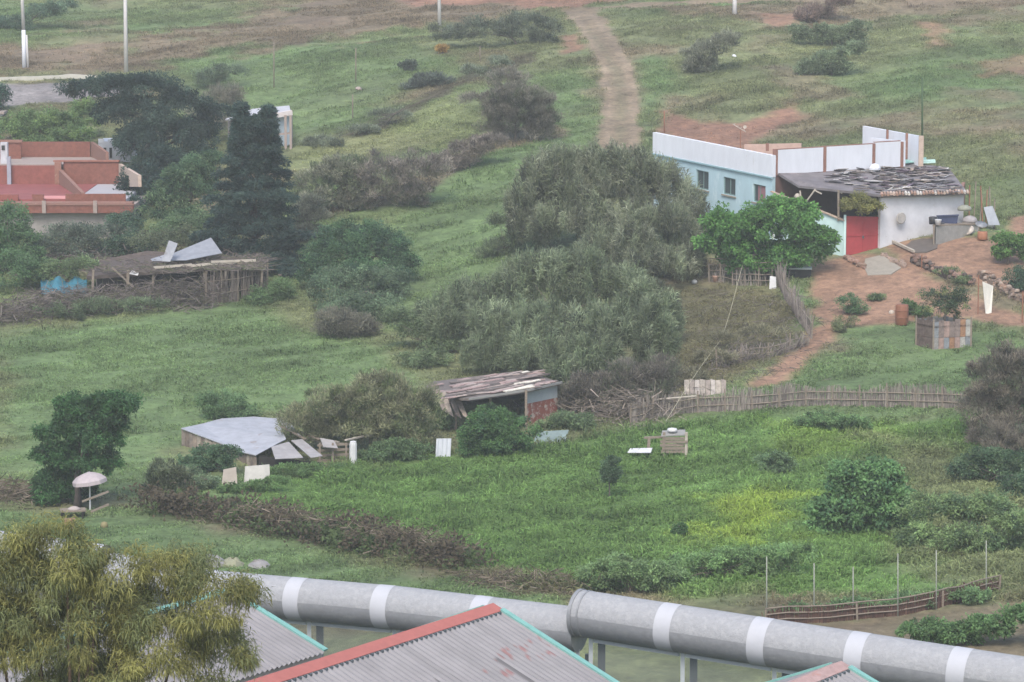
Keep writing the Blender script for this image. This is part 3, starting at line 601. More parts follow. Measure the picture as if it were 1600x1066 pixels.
for i in range(330):
    x = rr.uniform(1295, 1500); y = rr.uniform(262, 302)
    if rr.random() < max(0, 1400 - x) / 130 or y > 291 + (x - 1290) * .13 or x > 1478 + (y - 262) * .6: continue
    q = roof_pt(x, y) + [0, 0, .05 + rr.uniform(0, .06)]; m.col = rr.choice([(.16,.14,.15),(.30,.28,.28),(.22,.19,.18),(.5,.5,.5),(.28,.23,.2),(.07,.065,.075),(.20,.17,.19),(.1,.09,.1),(.36,.33,.31),(.16,.12,.16),(.40,.40,.43),(.24,.24,.27)])
    a = rr.uniform(-2.5, 5); L = rr.uniform(.25, 1.3); W = rr.uniform(.1, .45); c, s = math.cos(a * .35 - .3) * L / 2, math.sin(a * .35 - .3) * L / 2
    u = np.array([c, s, rr.uniform(-.05, .05)]); v = np.array([-s, c, 0]) / max(L / 2, .1) * W / 2 + [0, 0, -.03]
    m.slab([q - u - v, q + u - v, q + u + v, q - u + v], .03)
m.build('roof_patchwork', M_PATCH, shed)
m = MB(); cols = [(.07,.16,.26),(.10,.24,.28),(.22,.40,.38),(.40,.56,.50)]
for (x0, y0, x1, y1, ci) in [(1230,266,1285,263,0),(1285,265,1340,262,0),(1355,262,1400,259,1),(1395,261,1448,255,2),(1440,259,1462,258,3)]:
    m = MB(); m.col = cols[ci]; q0 = roof_pt(x0, y0) + [0, 0, .16]; q1 = roof_pt(x1, y1) + [0, 0, .16]; m.slab([q0, q1, q1 + [.1, 1.1, .12], q0 + [.1, 1.1, .12]], .04); m.build('tarpaulin_strip', M_PATCH, shed)
m = MB(); q = roof_pt(1367, 268); m.lathe(q + [0, 0, .1], [(.34, 0), (.36, .12), (.26, .3), (.12, .38), (0, .4)], 10); m.build('white_sack', M_WHITE, shed)
m = MB(); rr = random.Random(4)
for k in range(30):    # eave tiles along the outhouse front
    f = k / 29; q = rf[6] + (rf[4] - rf[6]) * f + [0, -.05, .06 + rr.uniform(-.04, .05)]; m.col = rr.choice([(.34,.22,.17),(.42,.33,.28),(.30,.2,.16),(.5,.47,.44)])
    m.tube([q + [0, -.12, -.03], q + [.02, .35, .05]], rr.uniform(.07, .1), 6)
m.build('eave_tiles', M_PATCH, shed)
w0 = P(1376, 309, 191.6); w1 = P(1506, 305, 195.0); gb = gz(w0[0], w0[1]) - .6
m = MB(); m.wall(w0, w1, gb, gb, .22); m.build('front_wall', mat('patchy whitewash', (.55,.55,.575), .9, .12, 1.6, bump=.3, col2=(.42,.40,.37), thr=.6), shed)
w2 = w1 + np.array([1.0, 6.5, 0.2]); m = MB(); m.wall(w1 - [.25, 0, 0], w2, gb, gb, .2); m.build('side_wall', M_BRICK, shed)
q = P(1407, 341, 192.1); m = MB(); nrm = np.array([.48, -.87, 0]); m.lathe(q + nrm * .02, [(.34, 0), (.36, .05), (.3, .09), (.22, .07), (.05, .05)], 16, nrm); m.build('wall_wheel', mat('grey ring', (.33,.31,.29), .9, .3, 5), shed)
m = MB(); m.beam(P(1310,297,191.25), P(1310,345,191.25), .12, .12, (0,1,0)); m.build('porch_post', M_WOOD, shed)
m = MB(); m.beam(P(1258,318,192.6), P(1274,296,192.2), .09); m.build('porch_brace', M_PALEWOOD, shed)
m = MB(); m.beam(P(1250,298,193), P(1252,315,193), .09); m.build('porch_brace', M_PALEWOOD, shed)
m = MB(); m.beam(P(1272,297,191.9), P(1284,303,191.9), .08); m.beam(P(1306,298,191.4), P(1316,302,191.3), .07); m.build('rafter_end', M_PALEWOOD, shed)
m = MB(); q = P(1246,312,192.9); m.lathe(q, [(.0,0),(.16,.05),(.2,.2),(.12,.35),(0,.38)], 10); m.build('hanging_sack', M_PALEWOOD, shed)
# ---- yard wall and gate
y0 = P(1205, 300, 194.6); y1 = P(1262, 322, 193.2); y2 = P(1321, 346, 191.0)
t = thing('yard_wall', 'low weathered turquoise wall between fig tree and red gate', 'wall', [y2[0], y2[1], gz(y2[0], y2[1])])
m = MB(); m.wall(y0, y2, gz(y0[0], y0[1]) - 2, gz(y2[0], y2[1]) - 1, .2); m.build('masonry', M_TURQ, t)
m = MB(); up = np.array([0, 0, .06]); m.beam(y0 + up * .6, y2 + up * .6, .26, .06); m.build('coping', mat('rough coping', (.36,.28,.22), .9, .2, 5), t)
g0 = P(1323, 338, 191.0); g1 = P(1374, 339, 191.8); gzb = gz(g0[0], g0[1])
t = thing('yard_gate', 'plain red metal gate beside the white outhouse wall', 'gate', [g0[0], g0[1], gzb]); t2 = np.array([0, 0, 1.])
gbz0 = P(1323, 400, 191.0)[2]; gbz1 = P(1374, 397, 191.8)[2]
dg = (g1 - g0) / np.linalg.norm(g1 - g0); gn = np.array([dg[1], -dg[0], 0]); mid = (g0 + g1) / 2
M_RED = mat('red gate paint', (.33,.045,.05), .65, .14, 3, bump=.2, col2=(.26,.05,.05), thr=.62)
for a, b in ((0, .497), (.503, 1)):
    m = MB(); p = g0 + (g1 - g0) * a; q = g0 + (g1 - g0) * b; m.wall([p[0], p[1], p[2]], [q[0], q[1], q[2]], gbz0 + .03, gbz0 + .03, .05); lf = m.build('gate_leaf', M_RED, t)
    for z in (.12, 1.2, 2.2): m = MB(); m.beam([p[0] + gn[0]*.02, p[1] + gn[1]*.02, gbz0 + z], [q[0] + gn[0]*.02, q[1] + gn[1]*.02, gbz0 + z], .03, .06); m.build('rail', M_RED, lf)
m = MB(); q = mid + gn * .06; q[2] = gbz0 + 1.1; m.box(q, (.1, .06, .16)); m.build('handle', M_DARKPOST, t)
m = MB(); m.beam([g0[0]-.1, g0[1], gbz0-.5], g0 + [-.1, 0, .08], .14, .14, (0,1,0)); m.build('gate_post', M_TURQ, t)
m = MB(); m.beam([g1[0]+.06, g1[1], gbz1-.5], g1 + [.06, 0, .08], .1, .14, (0,1,0)); m.build('gate_post', M_WHITE, t)
q = (g0 + g1) / 2 + [0, .3, 0]; q[2] = gzb
tree('climbing_bush', 'rounded olive bush growing over the top of the red gate', 'bush', q, blobs_px(190.9, [(1345,318,30,18),(1332,325,20,15),(1360,324,18,15)], 1.0), (.12,.12,.04), (.14,.08), 60, 60, .28, r0=.05, trunk=None, crown='foliage')
# ramp, threshold, stepping walls
def slab_on(name, label, cat, pts, h, m, kind=None):
    ps = [G(*p) for p in pts]; c = sum(ps) / len(ps)
    mb = MB(); k = len(ps); lo = [p - [0, 0, .5] for p in ps]; hi = [p + [0, 0, h] for p in ps]
    mb.add(hi + lo, [tuple(range(k)), tuple(range(2*k-1, k-1, -1))] + [(i, i+k, (i+1) % k + k, (i+1) % k) for i in range(k)])
    o = mb.build(name, m); return tag(o, label, cat, None, kind)
slab_on('concrete_ramp', 'sloping concrete slab leading up to the red gate', 'ramp', [(1352,406),(1378,400),(1408,420),(1392,430),(1356,432),(1350,418)], .07, M_CONC)
slab_on('round_pit', 'dark round earth patch in front of the white outhouse wall', 'soil patch', [(1416,385),(1424,378),(1440,374),(1456,375),(1466,381),(1464,389),(1448,395),(1430,395)], .06, mat('damp earth', (.10,.085,.075), .95, .2, 3, bump=.5))
def low_wall(name, label, cat, pts, h, w, cols, n, m=None, size=(.2,.13)):
    ps = [G(*p) for p in pts]; mb = MB(); rr = random.Random(len(label))
    L = np.r_[0, np.cumsum([np.linalg.norm((b-a)[:2]) for a, b in zip(ps[:-1], ps[1:])])]
    for k in range(n):
        s = rr.uniform(0, L[-1]); i = min(np.searchsorted(L, s, 'right') - 1, len(ps) - 2); q = ps[i] + (ps[i+1] - ps[i]) * ((s - L[i]) / (L[i+1] - L[i] + 1e-9))
        z = rr.uniform(0, h); q = q + [rr.uniform(-w, w) / 2, rr.uniform(-w, w) / 2, z]; q[2] = gz(q[0], q[1]) + z; mb.col = rr.choice(cols); r = rr.uniform(*sorted((size[1], size[0])))
        mb.lathe(q - [0, 0, r * .6], [(r * .5, 0), (r * rr.uniform(.8, 1.1), r * .35), (r * .9, r * .9), (r * .4, r * 1.2)], 6)
    for a, b in zip(ps[:-1], ps[1:]): mb.col = cols[0]; mb.beam(a + [0, 0, h * .3], b + [0, 0, h * .3], w * .7, h * .8)
    return tag(mb.build(name, M_PATCH), label, cat)
low_wall('brick_edging', 'low dark brick edging running down from the outhouse past the ramp', 'wall', [(1424,410),(1455,425),(1484,438),(1520,446)], .55, .3, [(.10,.075,.065),(.16,.10,.08),(.08,.065,.06),(.22,.15,.12)], 90)
low_wall('threshold_kerb', 'short brick kerb on the left of the concrete ramp', 'kerb', [(1322,403),(1336,412),(1352,422)], .2, .25, [(.24,.15,.12),(.3,.2,.16),(.2,.14,.11)], 26)
low_wall('stone_terrace', 'dry stone terrace wall at the right edge behind the white board', 'wall', [(1530,432),(1560,452),(1590,470),(1640,492)], .55, .35, [(.20,.15,.12),(.30,.24,.2),(.24,.16,.12),(.16,.12,.1)], 130)
low_wall('bare_kerb', 'narrow stone kerb left of the brick edging under the outhouse', 'kerb', [(1378,398),(1396,410),(1414,418)], .18, .25, [(.30,.22,.18),(.24,.18,.15)], 26)
m = MB(); m.beam(G(1393,381) + [0,0,.18], G(1428,398) + [0,0,.2], .16, .14); tag(m.build('pale_beam', M_PALEWOOD), 'pale timber beam lying at the edge beside the dark soil patch', 'beam')
# ================================================================== OUTHOUSE YARD CLUTTER
def barrel(name, label, cat, px, py, r, h, col, d=None, group=None, band=True, lid=None):
    q = G(px, py) if d is None else P(px, py, d); t = thing(name, label, cat, q, group); c = mat('paint ' + name + cat, col, .6, .2, 4, bump=.2)
    m = MB(); m.lathe(q - [0,0,.03], [(r*.92,0),(r,.05),(r*1.04,h*.5),(r,h-.04),(r*.92,h)], 16); m.build('drum', c, t, True)
    if band:
        for z in (.33, .66): m = MB(); m.lathe(q + [0,0,h*z], [(r*1.04,0),(r*1.08,.03),(r*1.04,.06)], 16); m.build('hoop', c, t)
    if lid: m = MB(); m.lathe(q + [0,0,h-.02], [(r*1.03,0),(r*1.03,.05),(0,.09)], 14); m.build('lid', lid, t)
    return t
M_OLDWHITE = mat('old white plastic', (.52,.52,.52), .6, .1, 4)
q = G(1474, 376); t = thing('work_bench', 'grey plank bench along the outhouse wall loaded with clutter', 'bench', q)
a = P(1457, 352, 191.2); b = P(1532, 349, 193.5); m = MB(); m.slab([a, b, b + [.2, .9, 0], a + [.2, .9, 0]], .08); m.build('bench_top', M_WOOD, t)
m = MB(); m.wall(a + [.25,.05,-.09], b + [-.1,.05,-.09], gz(a[0], a[1]) - .2, gz(b[0], b[1]) - .2, .06); m.build('front_panel', mat('grey board', (.24,.235,.22), .9, .2, 3, bump=.3), t)
for e in (a + [.1,.08,-.08], b + [-.1,.08,-.08]): m = MB(); m.beam([e[0], e[1], gz(e[0], e[1]) - .1], e, .09, .09, (0,1,0)); m.build('leg', M_WOOD, t)
barrel('waste_bin', 'tall black bin standing at the left end of the plank bench', 'bin', 1467, 377, .33, 1.15, (.04,.04,.04))
def on(px, py, d): return P(px, py, d)
def heap(name, label, cat, q, prof, m, n=12, axis=(0,0,1), parent=None): 
    mb = MB(); mb.lathe(q, prof, n, axis); o = mb.build(name, m, parent, True); return tag(o, label, cat) if label else o
q = (a + b) / 2 + [-.5,.45,.02]
t = thing('plastic_crate', 'dark blue plastic tub on top of the plank bench', 'tub', q); m = MB(); m.hexa([q+[-.55,-.25,0],q+[.55,-.25,0],q+[.55,.25,0],q+[-.55,.25,0]],[q+[-.65,-.3,.45],q+[.62,-.3,.5],q+[.62,.3,.5],q+[-.65,.3,.45]]); m.build('tub_body', mat('navy plastic',(.045,.055,.11),.5,.2,3), t)
m = MB(); m.beam(q+[-.68,-.32,.47], q+[.65,-.32,.52], .08); m.build('rim', mat('navy plastic',(.045,.055,.11),.5,.2,3), t)
heap('white_bucket','small white bucket on the bench edge beside the black bin','bucket', a+[.35,.1,.0], [(.15,0),(.2,.3),(.21,.34),(.17,.33)], M_OLDWHITE)
heap('black_tub','small black tub at the left end of the bench','tub', a+[.1,.6,.0], [(.22,0),(.26,.42),(.2,.45)], M_BLACK)
heap('grey_sack','grey slumped sack on the right end of the bench','sack', b+[-.6,.4,0], [(.42,0),(.5,.12),(.38,.3),(.15,.42),(0,.44)], mat('grey sack',(.27,.25,.25),.9,.2,3,bump=.5))
heap('pale_sack','pale greenish sack behind the grey one against the outhouse','sack', P(1507,329,194.0), [(.4,0),(.46,.12),(.36,.24),(.16,.33),(0,.34)], mat('pale sack',(.24,.245,.20),.9,.2,3,bump=.5))
barrel('orange_tub', 'orange round tub on the ground at the right end of the bench', 'tub', 1535, 374, .3, .5, (.30,.135,.075), band=False)
heap('white_basin','white basin leaning beside the orange tub','basin', G(1516,366)+[0,0,.15], [(.1,0),(.3,.16),(.33,.2),(.25,.18)], mat('cream plastic',(.5,.45,.4),.7,.1,4), axis=(-.5,-.6,.6))
heap('white_jug','white plastic jug behind the orange tub','jug', G(1548,358)+[0,0,.1], [(.16,0),(.2,.1),(.2,.4),(.08,.52),(.08,.58)], M_OLDWHITE)
q = G(1540,362); heap('silver_pan','grey pan resting on the orange tub','pan', P(1533,353,192.2), [(.2,0),(.36,.06),(.38,.12),(.3,.08)], M_GALV, axis=(.1,-.4,.9))
# leaning planks at the right end
rr = random.Random(9)
for i, (x, y0_, y1_, lean) in enumerate([(1514,345,290,.1),(1521,350,284,.4),(1530,352,306,.5),(1540,356,297,.25),(1547,352,292,-.1),(1554,362,312,.0),(1536,330,291,-.4)]):
    g = P(x, y0_, 194.5); g[2] = min(g[2], gz(g[0], g[1]) + .1); tp = P(x + lean * 10, y1_, 195.2)
    m = MB(); m.col = rr.choice([(.16,.12,.10),(.24,.17,.13),(.13,.11,.10)]); m.beam(g, tp, .16 if i % 2 else .26, .05, (1,0,0))
    tag(m.build('leaning_plank', M_WOOD if i % 3 else M_RUST), 'weathered plank leaning upright in the stack beside the outhouse clutter', 'plank', 'planks leaning at the end of the outhouse')
m = MB(); g = P(1545,352,194.0); m.slab([g, g+[.7,.05,0], P(1551,322,194.4), P(1537,324,194.4)], .03, (0,1,0)); tag(m.build('metal_sheet', mat('dull blue grey sheet',(.26,.28,.31),.6,.15,3,.2)), 'blue grey metal sheet leaning against the planks by the outhouse', 'sheet')
# white board, planter, rusty drum
q = G(1540,490); t0 = P(1536,440,q[1]+.3); m = MB(); m.slab([q, q+[.35,.15,-.05], P(1552,447,q[1]+.9), P(1535,440,q[1]+.3)], .06, (0,1,0)); tag(m.build('white_board', mat('old white board',(.60,.57,.50),.8,.12,3,bump=.2)), 'tall white board leaning on the stone terrace wall', 'board')
pl = [G(1458,546)]; pl.append(P(1517,535,pl[0][1]+.7)); pl[1][2] = gz(pl[1][0],pl[1][1]); L0 = (pl[1]-pl[0]); L0[2] = 0; q = pl[0]
t = thing('scrap_planter', 'square planter patched from rusty corrugated metal sheets', 'planter', q)
back = np.array([L0[1], -L0[0], 0]) * -.6; back = back + np.array([-.35,0,0]); back *= 1 if back[1] > 0 else -1; H = 44*sc(q[1])
cn = [pl[0], pl[1], pl[1]+back, pl[0]+back]; rr = random.Random(2)
palette = [(.25,.24,.24),(.28,.20,.18),(.20,.215,.24),(.32,.31,.30),(.28,.16,.10),(.19,.15,.14)]
for k in range(4):
    m = MB(); A0, B0 = cn[k], cn[(k+1) % 4]; n = 7
    for i in range(n):
        for j in range(2):
            p, r_ = A0 + (B0-A0)*i/n, A0 + (B0-A0)*(i+.96)/n; z0 = min(gz(p[0],p[1]), q[2]) - .1 if j == 0 else q[2] + .62; z1 = q[2] + .6 if j == 0 else q[2] + H + rr.uniform(-.05,.08)
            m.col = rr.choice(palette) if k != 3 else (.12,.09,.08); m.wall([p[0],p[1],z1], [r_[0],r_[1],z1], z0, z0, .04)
    m.build('side_panel', M_PATCH, t)
for c in cn: m = MB(); m.beam(c - [0,0,.3], [c[0],c[1],q[2]+H+.15], .09, .09, (0,1,0)); m.build('corner_post', M_WOOD, t)
m = MB(); m.slab([[c[0],c[1],q[2]+H-.25] for c in cn], .1); m.build('soil', mat('planter soil',(.07,.05,.04),.95,.2,3), t)
c = sum(cn)/4; c[2] = q[2]+H-.25
tree('potted_shrub', 'dark rounded shrub with paler top growing in the scrap planter', 'shrub', c, blobs_px(c[1], [(1472,482,30,22),(1468,464,26,14),(1490,460,18,12),(1500,474,14,10)]), (.035,.055,.03), (.13,.07), 70, 60, .3, alt=(.13,.14,.06), altp=.3, trunk='stem', crown='foliage', r0=.06)
barrel('rusty_drum', 'rusty reddish drum on the dirt left of the scrap planter', 'drum', 1409, 507, .36, 1.15, (.20,.085,.05))
heap('stone_block','pale stone lying on the left of the rusty drum','stone', G(1393,490)-[0,0,.05], [(.13,0),(.18,.08),(.14,.2),(.06,.24)], mat('pale stone',(.42,.36,.30),.9,.2,3,bump=.4), 7)
shrub('small_shrub','spindly green plant beside the rusty drum','plant', 1416, 492, [(1416,476,8,13),(1424,482,8,9),(1440,488,16,8)], (.05,.085,.03), clumps=22, per=40, cr=.22, leaf=(.14,.08))
shrub('small_shrub','round green bush on the bare dirt near the ramp','bush', 1328, 490, [(1326,474,16,15),(1338,482,16,10)], (.055,.10,.045), clumps=40, per=50, cr=.25, leaf=(.12,.06))
shrub('small_shrub','low flat green tuft on the dirt right of the round bush','bush', 1368, 469, [(1368,464,12,6)], (.07,.10,.045), clumps=14, per=40, cr=.2, leaf=(.12,.06))
shrub('small_shrub','straggly weeds at the edge of the dirt path below the round bush','bush', 1322, 512, [(1320,503,18,10),(1310,512,10,8)], (.09,.105,.05), clumps=24, per=40, cr=.25, leaf=(.12,.05))
shrub('sapling','small leafy fruit tree on the dirt at the right edge','tree', 1574, 412, [(1574,376,20,14),(1582,390,26,14),(1560,392,10,8),(1592,380,14,12)], (.065,.12,.035), clumps=60, per=45, cr=.3, leaf=(.2,.11), trunk='trunk', crown='crown')
shrub('small_shrub','dark green bush beside the stone terrace at the right edge','bush', 1590, 450, [(1588,432,18,16),(1604,440,18,16)], (.04,.07,.04), clumps=50, per=50, cr=.3, leaf=(.14,.08))
shrub('small_shrub','low greenery along the top of the brick edging','bush', 1498, 436, [(1490,424,22,6),(1502,438,16,8)], (.08,.11,.05), clumps=26, per=40, cr=.22, leaf=(.12,.06))
for k, (x, yb, yt) in enumerate([(1440,420,398),(1528,490,430),(1597,505,455)]):
    q = G(x, yb); m = MB(); m.beam(q - [0,0,.2], [q[0],q[1],P(x,yt,q[1])[2]], .06); tag(m.build('wire_post', M_RUST), ['thin rusty stake at the corner of the brick edging','thin rusty stake in front of the white board','thin rusty stake below the stone terrace'][k], 'stake', 'rusty stakes around the yard')
# ================================================================== CANE FENCES AND PEN
def cane_fence(label, pts, hpx, n, lean=.15, cols=((.21,.185,.165),(.15,.13,.12),(.27,.24,.21)), rails=2, r=.022, posts=6, name='cane_fence', over=.25, group=None):
    ps = [G(*p) for p in pts]; t = thing(name, label, 'fence', ps[0], group)
    L = np.r_[0, np.cumsum([np.linalg.norm(b-a) for a, b in zip(ps[:-1], ps[1:])])]
    def at(s):
        i = np.clip(np.searchsorted(L, s, 'right') - 1, 0, len(ps)-2); return np.array([ps[k] + (ps[k+1]-ps[k])*((q-L[k])/(L[k+1]-L[k])) for q, k in zip(s, i)])
    s = np.sort(RNG.uniform(0, L[-1], n)); A = at(s); h = hpx * sc(A[:,1]) * RNG.uniform(.7, 1+over, n) * (.8 + .4*noise(s*.8, s*0, 5)); A[:,2] = height(A[:,0], A[:,1]) - .1
    A[:, 1] += RNG.uniform(-.06, .06, n)
    B = A + np.stack([RNG.normal(0, lean, n)*h, RNG.normal(0, lean*.5, n)*h, h], 1)
    c = np.array(cols)[RNG.integers(0, len(cols), n)] * RNG.uniform(.7, 1.25, (n,1))
    sticks('cane_screen', A, B, RNG.uniform(.6,1.5,n)*r, c, t)
    H = np.mean(h)
    for k in range(rails):
        q = np.linspace(0, L[-1], 14); pp = at(q); pp[:,2] = height(pp[:,0], pp[:,1]) + H*(.35 + .4*k); m = MB(); m.tube(list(pp - [0,.08,0]), .03, 5); m.build('rail', M_WOOD, t)
    for q in np.linspace(0, L[-1], posts):
        p = at(np.array([q]))[0]; m = MB(); p[2] = gz(p[0],p[1]); m.beam(p - [0,.1,.2], p + [random.uniform(-.06,.06),-.1,H*random.uniform(1.05,1.3)], .07); m.build('post', M_WOOD, t)
    return t
cane_fence('long brown cane fence across the slope above the weedy garden', [(985,662),(1070,645),(1160,642),(1280,634),(1400,636),(1515,640)], 30, 1500, .1, posts=14)
cane_fence('leaning cane fence running downhill beside the dirt path', [(1214,440),(1228,470),(1250,505),(1268,530)], 32, 300, .14, cols=((.19,.165,.15),(.14,.12,.11),(.24,.21,.19)), rails=2, posts=5)
cane_fence('broken cane fence along the lower edge of the brown pen', [(1120,575),(1170,562),(1215,556),(1262,540)], 22, 150, .4, cols=((.19,.165,.15),(.14,.12,.11),(.24,.21,.19)), rails=2, posts=5)
cane_fence('short rail fence of sticks under the fig tree', [(1108,440),(1150,446),(1205,446)], 22, 60, .15, rails=4, posts=6)
# horizontal sticks in front: long pale pole
m = MB(); q = G(985,652); m.tube([P(982,634,q[1]-.3), P(1030,624,q[1]-.2), P(1088,619,q[1])], .045, 6); tag(m.build('pale_pole', M_PALEWOOD), 'long pale pole lying along the top of the cane fence', 'pole')
q = G(1100,618); m = MB()
for k in range(8):
    a = q + [k*.27-1.0, -.02*k, .0]; m.col = [(.30,.27,.24),(.24,.21,.19),(.34,.31,.29)][k % 3]; m.slab([a, a+[.25,0,0], a+[.25,.45,.75], a+[0,.45,.75+.05*(k%2)]], .04)
tag(m.build('board_pile', M_PATCH), 'grey boards leaning on the slope below the brown pen', 'boards')
pts = [G(1160,448)+[0,0,1.3], G(1141,500)+[0,0,.5], G(1128,540)+[0,0,.4], G(1098,592)+[0,0,.8], G(1076,640)+[0,0,1.3], G(1040,690)+[0,0,1.0]]
m = MB(); pp = []
for a, b in zip(pts[:-1], pts[1:]):
    for k in range(4): pp.append(a + (b-a)*k/4)
m.tube(pp + [pts[-1]], .014, 5); tag(m.build('rope', mat('pale rope',(.40,.37,.26),.9,.1,5)), 'pale rope strung down the pen from fig tree to scrap heap', 'rope')
heap('white_drum','white round container beneath the reeds at the top of the pen','container', G(1085,443), [(.15,0),(.17,.15),(.09,.22),(0,.24)], M_OLDWHITE)
m = MB(); q = G(1202,452); m.slab([q, q+[.42,0,0], q+[.4,.2,.7], q+[.05,.2,.75]], .06, (0,1,0)); tag(m.build('white_sheet', M_OLDWHITE), 'small whitish sheet hung on the stick fence under the fig tree', 'sheet')
heap('clay_pot','small clay pot on the fence line beneath the fig tree','pot', G(1118,440), [(.14,0),(.2,.3),(.22,.34),(.16,.33)], mat('clay',(.42,.26,.2),.8,.1,4))
q = G(1250,432); t = thing('trough', 'dark trough with a pale rim under the right side of the fig tree', 'trough', q)
m = MB(); m.box(q+[-.2,0,.22], (1.7,.8,.5), -.1); m.build('trough_body', M_DARKIN, t); m = MB(); m.box(q+[-.2,0,.5], (1.8,.9,.06), -.1); m.build('rim', mat('pale trim',(.52,.58,.58),.7,.1,4), t)
# ================================================================== GARDEN SCRAP
q = G(1055,716) + np.array([0, 0, .25]); t = thing('scrap_hutch', 'small hutch knocked together from grey boards in the weedy garden', 'hutch', q); rr = random.Random(5)
for k in range(5): m = MB(); m.box(q+[-.1+rr.uniform(-.08,.08),-.35,.12+.16*k], (1.15+rr.uniform(-.2,.2),.05,.13), rr.uniform(-.08,.08)); m.build('board', M_WOOD, t)
for s in (-.55,.5): m = MB(); m.beam(q+[s,-.3,-.2], q+[s,-.3,1.05], .13,.13,(0,1,0)); m.build('post', M_PALEWOOD if s > 0 else M_WOOD, t)
m = MB(); m.slab([q+[-.7,-.4,.9], q+[.45,-.4,.95], q+[.5,.5,1.05], q+[-.6,.5,1.0]], .05); m.build('lid', mat('grey board',(.24,.235,.22),.9,.2,3,bump=.3), t)
m = MB(); m.beam(q+[-1.3,-.1,.0], q+[-1.25,-.1,.75], .14); m.beam(q+[-1.5,-.1,.75], q+[-.6,-.15,.8], .1); m.build('side_frame', M_WOOD, t)
heap('white_can','white can standing on the lid of the grey hutch','can', q+[-.15,0,1.02], [(.2,0),(.25,.08),(.22,.16),(0,.2)], M_OLDWHITE)
m = MB(); q = G(1000,722); m.slab([q+[-.6,-.2,.5], q+[.5,-.25,.5], q+[.6,.35,.62], q+[-.45,.35,.6]], .03); tag(m.build('white_sheet', M_OLDWHITE), 'flat white sheet lying in weeds left of the grey hutch', 'sheet')
m = MB(); q = G(692,714); m.corr(q+[-.36,0,-.05], np.array([.72,.05,0]), np.array([.05,.12,.92]), .2, .015); t = tag(m.build('steel_sheet', mat('bright galvanised',(.48,.50,.54),.5,.1,3,.1)), 'small upright corrugated steel sheet left of the tin roofed hut', 'sheet')
q = G(870,694); m = MB(); m.slab([q+[-1.2,0,0], q+[.4,.2,.1], q+[.6,.9,.55], q+[-.9,.7,.5]], .03); tag(m.build('tarpaulin', mat('grey blue tarpaulin',(.15,.195,.19),.8,.3,2,bump=.5)), 'pale blue grey tarpaulin spread right of the broken hut', 'tarpaulin')
# ================================================================== TIN ROOFED HUT
M_TIN = mat('bright tin', (.33,.335,.36), .6, .2, 2.2, .05, .3, (.235,.20,.18), .58)
M_OLDTIN = mat('worn tin', (.30,.285,.28), .7, .22, 2.5, .1, .3, (.30,.17,.12), .62)
q = G(345, 757); t = thing('tin_hut', 'low hut roofed with a wide bright tin sheet among the weeds', 'hut', q)
r = [P(283,669,153), P(312,663,155), P(346,654,157), P(396,651,157.5), P(432,654,156.5), P(447,686,151), P(400,711,148.5), P(374,705,149.5), P(344,692,151)]
m = MB(); m.slab(r, .04); m.build('roof_sheet', M_TIN, t)
m = MB(); m.slab([P(432,655,156)+[0,0,.1], P(446,672,153.5)+[0,0,.1], P(470,684,151.5)+[0,0,.1], P(455,666,155)+[0,0,.1]], .03); m.build('roof_sheet', M_OLDTIN, t)
for c in ([(500,688,151),(522,692,150.6),(528,704,149.8),(505,702,149.8)], [(424,702,149.2),(451,694,150.4),(474,719,148),(430,721,147.6)], [(455,692,150.6),(472,690,151),(504,716,148.2),(486,719,147.8)]):
    m = MB(); m.slab([P(*k)+[0,0,.12] for k in c], .03); o = m.build('broken_sheet', M_OLDTIN, t)
for a, b in ((r[0], r[8]), (r[8], r[6])):
    m = MB(); n = int(np.linalg.norm(b-a)/.28); 
    for k in range(n):
        p = a+(b-a)*k/n; s = a+(b-a)*(k+.9)/n; m.col = random.choice([(.23,.19,.16),(.16,.13,.11),(.30,.26,.22),(.2,.17,.15)]); g = gz(p[0],p[1]); m.wall(p-[0,-.1,.06], s-[0,-.1,.06+random.uniform(0,.1)], g-.2, g-.2, .04)
    m.build('plank_wall', M_PATCH, t)
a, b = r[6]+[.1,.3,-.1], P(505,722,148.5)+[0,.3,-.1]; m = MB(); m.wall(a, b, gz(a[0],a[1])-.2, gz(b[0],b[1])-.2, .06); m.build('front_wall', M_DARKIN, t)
for k, (x0, y0, x1, y1) in enumerate([(440,671,478,690),(462,684,530,694),(470,681,500,690),(478,692,540,697)]):
    m = MB(); m.beam(P(x0,y0,152.5)+[0,0,.15], P(x1,y1,151.5)+[0,0,.1], .16, .05); m.build('roof_plank', M_PALEWOOD if k % 2 else M_WOOD, t)
m = MB()
for k in range(4): m.beam(P(496,696+8*k,150.3), P(545,694+8*k,150.6), .12, .04, (0,1,0))
for x in (500,520,541): m.beam(P(x,692,150.1), P(x,726,150.1), .09, .05, (0,1,0))
tag(m.build('pallet', M_WOOD), 'grey wooden pallet standing on edge between tin hut and white post', 'pallet')
q = G(552,727); m = MB(); m.lathe(q-[0,0,.1], [(.17,0),(.19,.1),(.18,1.1),(.15,1.25),(.0,1.28)], 10); tag(m.build('white_post', M_OLDWHITE), 'stout whitish post at the right end of the standing pallet', 'post')
m = MB(); m.beam(P(540,688,150.2), P(580,679,152), .12,.07); tag(m.build('pale_plank', M_PALEWOOD), 'pale plank resting on top of the white post', 'plank')
